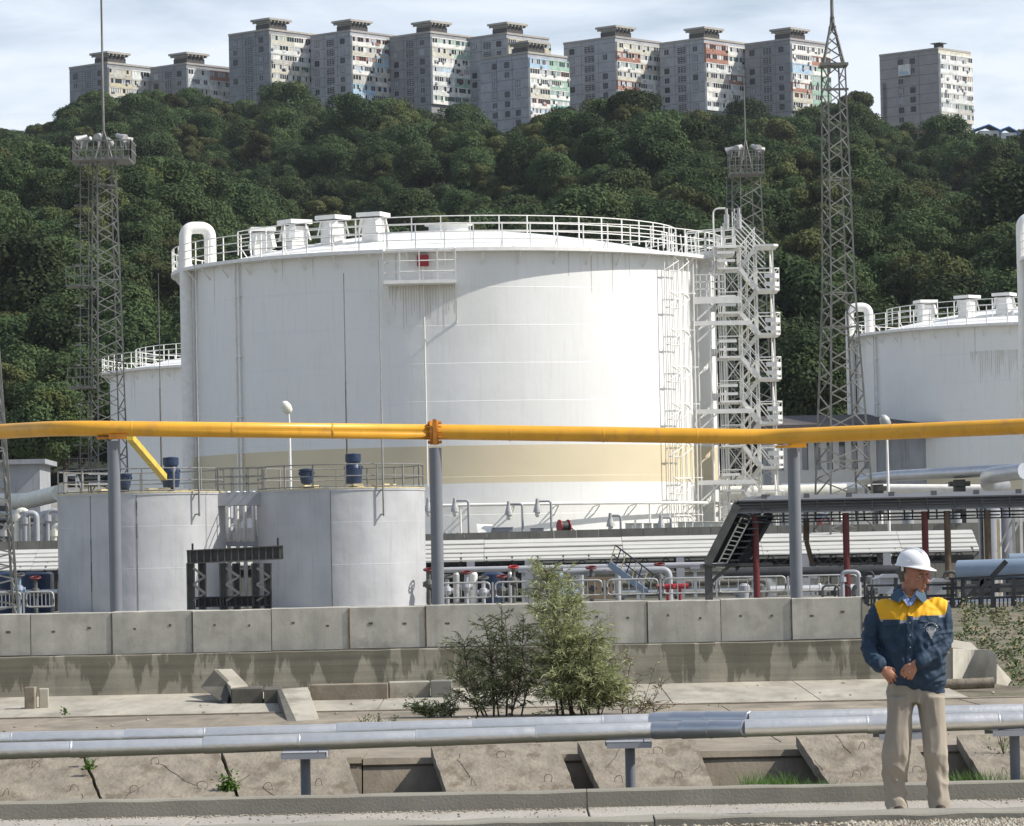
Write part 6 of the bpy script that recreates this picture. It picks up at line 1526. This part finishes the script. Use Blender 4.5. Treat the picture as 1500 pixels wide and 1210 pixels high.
# --- jacket
mb=MB()
def jr(px0,px1,py,ry,cy=0.0,pw=2.4,sk=0.0):
    a=L3(px0,py); b=L3(px1,py); c=(a+b)/2; c.y=cy; ax=(b-a).normalized(); ax=Vector((ax.x,sk,ax.z)).normalized()
    return ellring(c,ax,Vector((0,1,0)),(b-a).length/2,ry,26,pw)
loft(mb,[jr(1318,1344,871,.06,.02),jr(1312,1351,876,.075,.02),jr(1300,1366,882,.095,.02),jr(1290,1380,888,.112,.02),jr(1286,1384,898,.125,.01),jr(1287,1383,915,.135,0),jr(1288,1382,935,.138,-.005),jr(1290,1381,955,.138,-.01),jr(1292,1382,975,.137,-.012),jr(1298,1383,990,.135,-.01),jr(1304,1384,1003,.128,0),jr(1332,1385,1016,.11,.02)])
limb(mb,[shL+Vector((.03,0,.005)),shL+Vector((-.005,0,-.01)),L3(1279,915,.03),elL+Vector((-.004,0,0)),L3(1278,957,-.04),wrL+Vector((-.012,.006,.012))],[.066,.068,.060,.057,.053,.048],n=18)
limb(mb,[shR+Vector((-.03,0,.005)),shR+Vector((.006,0,-.01)),L3(1382,918,.0),elR+Vector((.004,0,-.0)),L3(1368,958,-.10),wrR+Vector((.03,.006,.008))],[.066,.068,.062,.062,.058,.050],n=18)
# folds at the right sleeve and chest
jm=remesh(mb,.0075,6,.5)
co_=[0.0]*(3*len(jm.vertices)); jm.vertices.foreach_get('co',co_); no_=[tuple(v.normal) for v in jm.vertices]
def fold(p,freq,seed,dirv):
    q=Vector((p.x*dirv[0],p.y*dirv[1],p.z*dirv[2]))*freq+Vector((seed,0,seed*1.7)); a=mnoise.noise(q); return (1-abs(a)*2.6)
for i,v in enumerate(jm.vertices):
    p=Vector(co_[3*i:3*i+3]); n=Vector(no_[i]); d=0
    lowz=sstep(1.42,1.15,p.z)
    right=sstep(.10,.2,p.x)*sstep(1.42,1.25,p.z); left=sstep(-.18,-.26,p.x)
    hem=sstep(.86,.95,p.z); d+= .013*hem*lowz*max(-.6,fold(p,6.5,3,(1,1,.75)))+.008*hem*lowz*fold(Vector((p.x+p.z*.5,p.y,p.z-p.x*.5)),12,17,(1.2,.6,.5)); d-=.009*lowz
    d+= .014*max(right,.0)*max(-.8,fold(Vector((p.x*.6+p.z*.5,p.y,p.z-p.x*.35)),15,8,(.35,.8,1.6)))-.004*right
    d+= .011*left*max(-.8,fold(Vector((p.x,p.y,p.z+p.x*.6)),14,5,(.4,.8,1.5)))
    d+= .005*fold(p,21,12,(1,1,.6))
    # hem flare
    p2=p+n*d
    v.co=p2 if p.z>.9 or p.x<0 else p.lerp(p2,.4)
ylo=L3(1333,905).z
def yoke_z(x): return ylo-.010*math.cos(x*9)+ (.012 if x>0 else -.005)
sL=L3(1281,890).x+.004; sR=L3(1388,888).x-.002
def jcol(c,n):
    zz=yoke_z(c.x)
    inside=(c.x>sL+max(0,(1.47-c.z))*.28) and (c.x<sR-max(0,(1.47-c.z))*.28)
    if inside and c.z>zz: return 1
    if inside and c.z>zz-.019 and c.y<.05: return 2
    return 0
jacket=finish(jm,'jacket',['jacket_blue','jacket_yellow','reflective'],person,jcol)
from mathutils.bvhtree import BVHTree
bvh=BVHTree.FromPolygons([v.co[:] for v in jm.vertices],[tuple(p.vertices) for p in jm.polygons])
def sf(px,py,off=.004):      # point on jacket front under an image position
    p=L3(px,py); h=bvh.ray_cast(Vector((p.x,-.6,p.z)),Vector((0,1,0)))
    return (h[0]+Vector((0,-off,0))) if h[0] else Vector((p.x,-.13,p.z))
def patch(mb,quad,nx,ny,off,m=0,th=.004):
    (a,b,c,d)=quad; g=[]
    for j in range(ny+1):
        for i in range(nx+1):
            u=i/nx; v=j/ny; px=(a[0]*(1-u)+b[0]*u)*(1-v)+(d[0]*(1-u)+c[0]*u)*v; py=(a[1]*(1-u)+b[1]*u)*(1-v)+(d[1]*(1-u)+c[1]*u)*v; g.append(sf(px,py,off))
    k=len(g); fs=[(j*(nx+1)+i,(j+1)*(nx+1)+i,(j+1)*(nx+1)+i+1,j*(nx+1)+i+1) for j in range(ny) for i in range(nx)]
    vs=g+[v+Vector((0,th,0)) for v in g]; fs2=[tuple(x+k for x in f[::-1]) for f in fs]; bd=[]
    for i in range(nx): bd.append((i,i+1,i+1+k,i+k)); q=ny*(nx+1)+i; bd.append((q+1,q,q+k,q+1+k))
    for j in range(ny): q=j*(nx+1); bd.append((q+nx+1,q,q+k,q+nx+1+k)); q+=nx; bd.append((q,q+nx+1,q+nx+1+k,q+k))
    mb.add(vs,fs+fs2+bd,m,False)
mb=MB(); patch(mb,((1346,901),(1373,902),(1372,914),(1344,910)),8,4,.008); mb.build('pocket_flap','jacket_blue',jacket)
mb=MB(); patch(mb,((1292,908),(1316,907),(1315,915),(1292,917)),8,4,.007); mb.build('pocket_flap','jacket_blue',jacket)
mb=MB(); patch(mb,((1326,900),(1335,900),(1334,982),(1325,982)),4,26,.006); mb.build('placket','jacket_blue',jacket)
mb=MB()
for (a_,b_,c2) in (((1293,962),(1284,974),.011),((1352,986),(1334,965),.011)): pass
for yy in (912,930,948,966): q_=sf(1330,yy,.012); ball(mb,q_,(.005,.003,.005),None,6)
mb.build('buttons','reflective',jacket)
mb=MB(); patch(mb,((1330,884),(1338,882),(1336,902),(1327,902)),4,8,.007); mb.build('placket','jacket_yellow',jacket)
# emblem : round grey badge of short strokes under an arc of tiny strokes
mb=MB(); ec=(1361,922)
def stroke(mb,x0,y0,x1,y1,w_): a=sf(x0,y0,.009); b=sf(x1,y1,.009); mb.bar(a,b,w_,.003,0,up=(0,1,0))
for k in range(9): t=R(200+k*17.5); stroke(mb,ec[0]+9.4*math.cos(t),ec[1]+9*math.sin(t),ec[0]+11.4*math.cos(t),ec[1]+11*math.sin(t),.006)
for k in range(7): x=ec[0]-7+k*2.33; h=4.2*math.cos((k-3)*.42)+1; stroke(mb,x,ec[1]-h*.9,x*.8+ec[0]*.2,ec[1]+h*.9+1,.0055)
for k in range(5): stroke(mb,ec[0]-6+k*.9,ec[1]+2+k*1.6,ec[0]+6-k*.9,ec[1]+2+k*1.6,.004)
stroke(mb,ec[0]-1,ec[1]+9,ec[0]+1,ec[1]+13,.011)
mb.build('emblem','emblem',jacket)
def flap(mb,pts,m,th=.006):
    vs=[Vector(p) for p in pts]; n=(vs[1]-vs[0]).cross(vs[2]-vs[0]).normalized(); 
    if n.y>0: n=-n
    mb.poly(vs,-n*th,m)
mb=MB()
def C(px,py,y): return L3(px,py,y)
for q in (((1311,864,.03),(1319,861,-.045),(1324,873,-.115),(1316,882,-.135),(1307,879,-.06),(1305,872,.0)),((1349,863,.0),(1343,862,-.07),(1341,871,-.125),(1352,883,-.14),(1358,879,-.08),(1355,868,-.02))):
    flap(mb,[C(*p) for p in q],0,.007)
mb.tube([C(1311,866,.02),C(1314,862,.07),C(1330,861,.10),C(1344,862,.07),C(1350,865,.01)],.016,8,0)
mb.build('collar','collar_blue',jacket)
mb=MB()
flap(mb,[C(1318,866,-.03),C(1323,866,-.065),C(1334,884,-.125),C(1330,888,-.13),C(1321,876,-.10)],0,.006); flap(mb,[C(1346,865,-.04),C(1342,866,-.08),C(1333,884,-.125),C(1334,888,-.135),C(1345,872,-.11)],0,.006)
flap(mb,[C(1320,868,-.02),C(1345,868,-.02),C(1338,886,-.10),C(1330,886,-.10)],0,.01)
mb.build('shirt','shirt',person)
for (w_,d) in ((wrL,(.62,-.10,-.78)),(wrR,(-.5,-.02,-.86))):
    pass
# --- trousers
mb=MB()
def tr(px0,px1,py,ry,cy=0): return jr(px0,px1,py,ry,cy,2.2)
loft(mb,[tr(1306,1374,985,.095,.0),tr(1301,1377,1000,.105,0),tr(1298,1385,1016,.12,.01),tr(1304,1380,1030,.105,.01)])
loft(mb,[tr(1299,1342,1020,.11),tr(1298,1339,1040,.105),tr(1296,1337,1062,.098,-.005),tr(1293,1335,1085,.09,-.02),tr(1291,1333,1105,.083,-.03),tr(1291,1331,1125,.078,-.01),tr(1293,1329,1145,.07,.01),tr(1298,1327,1165,.06,.01),tr(1299,1328,1182,.066,-.01),tr(1297,1330,1198,.085,-.02)])
loft(mb,[tr(1341,1384,1020,.11),tr(1345,1385,1040,.106),tr(1348,1386,1062,.098),tr(1351,1387,1085,.09,-.02),tr(1351,1389,1105,.085,-.03),tr(1354,1389,1125,.078,-.01),tr(1358,1388,1145,.07),tr(1361,1388,1165,.06),tr(1363,1391,1182,.066),tr(1361,1393,1198,.085,-.02)])
tm_=remesh(mb,.008,4,.5); no_=[tuple(v.normal) for v in tm_.vertices]
for i,v in enumerate(tm_.vertices):
    p=v.co.copy(); n=Vector(no_[i]); low=sstep(.55,.05,p.z)
    d=.009*fold(p,8,21,(1.8,1.2,.35))+.016*low*max(-.5,fold(Vector((p.x,p.y,p.z+p.x*.8)),9,31,(.7,.8,1.1)))+.006*sstep(.75,.95,p.z)*fold(p,9,41,(1,1,.8))
    v.co=p+n*(d-.008*sstep(1.0,.9,p.z))
trousers=finish(tm_,'trousers',['trousers'],person)
mb=MB(); ball(mb,L3(1323,993,-.125),(.012,.004,.004))
for (x,z_) in ((anL.x,0),(anR.x,0)):
    mb2=MB(); ball(mb2,(x+.0,-.04,.03),(.042,.11,.03)); ball(mb2,(x,.02,.05),(.042,.06,.055)); me=remesh(mb2,.008,3); finish(me,'shoe',['shoe'],person)
mb=MB(); ball(mb,wrR+Vector((-.045,-.022,-.058)),(.006,.004,.006)); mb.build('ring','gold',body)
# ================================================================ shrubs
MM('leaf_willow',(.33,.36,.18),.5,.35,14,spec=.4,trans=.3,patch=(.28,.24,.09),pscale=7,pthr=.64)
MM('leaf_dark',(.17,.20,.09),.55,.3,14,spec=.3,trans=.2,patch=(.09,.11,.04),pscale=6,pthr=.6)
MM('leaf_weed',(.10,.19,.035),.55,.3,10,spec=.3,trans=.3)
MM('stalk',(.26,.21,.12),.9,.2,10)
MM('twig',(.06,.045,.03),.9,.2,10)
def willow(name,label,base,stems,m,leafL,leafW,dens,seed,cat='shrub',twl=(.25,.5)):
    rnd=random.Random(seed); wd=MB(); lf=MB(); base=Vector(base)
    def leaf(p,d,L_,W_):
        n=Vector((rnd.gauss(0,1),rnd.gauss(0,1),rnd.gauss(0,1)+.8)); s=d.cross(n)
        if s.length<1e-4: return
        s.normalize(); s*=W_/2; bend=Vector((0,0,-L_*rnd.uniform(.0,.3)))
        lf.add([p,p+d*L_*.45+s,p+d*L_+bend,p+d*L_*.45-s],[(0,1,2,3)])
    for (tip,spread,nt,r0) in stems:
        tip=Vector(tip); b0_=base+Vector(((tip.x-base.x)*.55+rnd.uniform(-.05,.05),rnd.uniform(-.1,.1),0)); mid=b0_.lerp(tip,.5)+Vector((rnd.uniform(-.12,.12),rnd.uniform(-.15,.15),rnd.uniform(-.05,.05))); pts=[]
        for k in range(13): u=k/12; pts.append((1-u)**2*b0_+2*u*(1-u)*mid+u*u*tip)
        wd.tube(pts,[r0*(1-.85*k/12) for k in range(13)],6)
        for k in range(int(nt*1.35)):
            u=rnd.uniform(.12,1.0)**.9; i=min(11,int(u*12)); p=pts[i].lerp(pts[i+1],u*12-i) if i<12 else pts[-1]
            a=rnd.uniform(0,2*PI); up=rnd.uniform(.25,1.5); d=Vector((math.cos(a),math.sin(a)*.8,up)).normalized(); L_=rnd.uniform(*twl)*(1.15-.55*u)*spread
            tp_=[p]; dd=d.copy()
            for q in range(4): dd=(dd+Vector((rnd.gauss(0,.14),rnd.gauss(0,.14),-.16))).normalized(); tp_.append(tp_[-1]+dd*L_/4)
            wd.tube(tp_,[.004,.0035,.003,.002,.0015],4)
            for q in range(int(dens*L_)):
                w_=rnd.uniform(.1,1)*4; j=min(3,int(w_)); pp=tp_[j].lerp(tp_[j+1],w_-j); ld=((tp_[j+1]-tp_[j]).normalized()*.8+Vector((rnd.gauss(0,.6),rnd.gauss(0,.6),rnd.gauss(0,.5)))).normalized()
                leaf(pp,ld,leafL*rnd.uniform(.6,1.25),leafW*rnd.uniform(.7,1.2))
    root=thing(name,label,cat,tuple(base)); wd.build('stems','twig',root); lf.build('foliage',m,root); return root
YS=50.
def S(px,py,dy=0): return P(px,py,YS+dy)
b1=S(858,1052); b1.z=.02
willow('willow_shrub','tall pale green willow shrub reaching above the retaining wall',b1,
 [(S(800,835),.85,60,.018),(S(822,845,.2),.8,50,.016),(S(788,860,-.2),.8,36,.013),(S(840,870,.1),.85,46,.016),(S(868,925,-.2),.9,46,.014),(S(888,955,.2),.9,44,.013),(S(812,900,-.3),.95,46,.014),(S(846,930,.3),.95,44,.014),(S(866,985,-.3),1,40,.012),(S(900,1010,.0),.7,22,.010),(S(830,980,.3),.9,34,.012),(S(885,1000,-.2),.9,34,.012)],'leaf_willow',.095,.014,85,3,twl=(.32,.62))
b2_=S(735,1052); b2_.z=.02
willow('willow_shrub','loose dark green shrub left of and touching the tall willow shrub',b2_,
 [(S(708,905),.8,34,.014),(S(740,900,.2),.8,34,.014),(S(765,920,-.2),.8,32,.013),(S(680,940,.1),.85,32,.012),(S(668,985,-.1),.8,30,.011),(S(790,960,.1),.8,26,.012),(S(720,960,.3),.85,30,.012),(S(760,985,-.2),.8,28,.012),(S(690,1010,.2),.7,20,.011)],'leaf_dark',.075,.014,50,5,twl=(.35,.7))
b3=S(668,1056); b3.z=.02
willow('low_shrub','low dark shrub creeping left at the foot of the dark one',b3,[(S(612,1030),.55,26,.010),(S(632,1042,-.1),.5,22,.01),(S(655,1022,.2),.5,18,.01)],'leaf_dark',.07,.015,80,8)
b4=S(905,1056); b4.z=.02
willow('dry_weeds','thin dry yellowish weeds right of the tall willow shrub',b4,[(S(940,985),.5,14,.006),(S(968,1000,.1),.5,12,.005),(S(925,965,.2),.4,12,.006),(S(985,1035,.1),.5,12,.005),(S(915,1010),.5,16,.006),(S(948,1030,.2),.5,14,.005),(S(962,970,-.2),.3,8,.004)],'stalk',.06,.012,34,9,'weeds')
def weed(px,py,Y,h,n,label,seed,z=None,m='leaf_weed'):
    rnd=random.Random(seed); p=P(px,py,Y); 
    if z is not None: p.z=z
    mb=MB()
    for k in range(n):
        c=p+Vector((rnd.gauss(0,h*.22),rnd.gauss(0,h*.15),abs(rnd.gauss(0,h*.42)))); d=Vector((rnd.gauss(0,1),rnd.gauss(0,1),rnd.uniform(0,1))).normalized(); s=d.cross(Vector((rnd.gauss(0,1),rnd.gauss(0,1),1))).normalized(); l=.03*rnd.uniform(.6,1.3)
        mb.add([c,c+d*l*.5+s*l*.35,c+d*l,c+d*l*.5-s*l*.35],[(0,1,2,3)])
    for k in range(6): mb.tube([p,p+Vector((rnd.gauss(0,h*.25),rnd.gauss(0,h*.1),h*rnd.uniform(.5,1)))],.0025,4,1)
    single(mb,'weed',[m,'twig'],label,'weed',tuple(p))
weed(334,1168,33.0,.17,420,'bright green leafy weed growing at the joint left of the pale slab',1,.03)
weed(131,1128,33.5,.09,110,'small green weed at the joint of the two leftmost slabs',2)
weed(124,1112,33.8,.06,60,'tiny green sprig at the upper end of the left slab joint',3)
weed(95,1048,46,.10,40,'faint weed on the apron at the left',4)
weed(1470,1105,33.6,.30,60,'thin dark weed at the right edge above the last slab',6,m='leaf_dark')
for i,(px,l) in enumerate(((535,'yellow flowering weed left one of three on the apron'),(553,'yellow flowering weed in the middle of three on the apron'),(575,'small weed with a pale top right of the two yellow ones'))): weed(px,1056,47,.16,50,l,20+i,.05)
mb=MB(); rnd=random.Random(77)
def blades(mb,x0,x1,y0,y1,z,n,h):
    for k in range(n):
        p=Vector((rnd.uniform(x0,x1),rnd.uniform(y0,y1),z)); hh=h*rnd.uniform(.4,1.2); a=rnd.uniform(0,2*PI); l=Vector((math.cos(a),math.sin(a),0)); s=Vector((-l.y,l.x,0))*.003
        mb.add([p-s,p+s,p+l*hh*.15+Vector((0,0,hh*.6))+s*.7,p+l*hh*.15+Vector((0,0,hh*.6))-s*.7,p+l*hh*rnd.uniform(.3,.7)+Vector((0,0,hh))],[(0,1,2,3),(3,2,4)])
def gx(px,Y=32.3): return P(px,1150,Y).x
for (a,b,n,h) in ((1052,1085,260,.12),(1085,1160,900,.22),(1160,1222,500,.16),(1384,1450,600,.20),(820,862,120,.10),(950,1050,260,.09),(600,650,60,.06),(1225,1290,120,.1),(1450,1500,200,.2)): blades(mb,gx(a),gx(b),31.0,32.5,-.06,n,h)
tag(mb.build('grass','leaf_weed'),kind='stuff')
# vegetation behind the wall on the right
mb=MB(); rnd=random.Random(5)
for k in range(8500):
    px=rnd.uniform(1382,1560); Y=rnd.uniform(57.5,94); z0=gz(P(px,900,Y).x,Y)+.05
    dens=mnoise.noise(Vector((px/22.,Y/6.,0)))
    if dens<-.05 : continue
    h=rnd.uniform(0,1)*(.16+.3*max(0,dens)); p=P(px,900,Y); p.z=z0+h; d=Vector((rnd.gauss(0,1),rnd.gauss(0,1),rnd.uniform(-.2,1))).normalized(); s=d.cross(Vector((rnd.gauss(0,1),rnd.gauss(0,1),1))).normalized(); l=.075*rnd.uniform(.5,1.3)
    mb.add([p,p+d*l*.5+s*l*.28,p+d*l,p+d*l*.5-s*l*.28],[(0,1,2,3)],1 if rnd.random()<.18 else (0 if rnd.random()<.75 else 2))
tag(mb.build('ground_cover',['leaf_forest','stalk','leaf_dark']),kind='stuff')
# ================================================================ haze between here and the ridge
mb=MB(); mb.b2((-900,-240,-4),(900,1700,230)); hz_=mb.build('haze',[]) if False else None
me=bpy.data.meshes.new('haze'); me.from_pydata(mb.v,[],mb.f); hm=bpy.data.materials.new('haze'); hm.use_nodes=True; t=hm.node_tree; t.nodes.clear()
o=t.nodes.new('ShaderNodeOutputMaterial'); pv=t.nodes.new('ShaderNodeVolumePrincipled'); pv.inputs['Color'].default_value=(.86,.92,1,1); pv.inputs['Density'].default_value=.00004; pv.inputs['Anisotropy'].default_value=.2
t.links.new(pv.outputs[0],o.inputs['Volume']); me.materials.append(hm); ho=bpy.data.objects.new('haze',me); COL.objects.link(ho); ho['kind']='stuff'
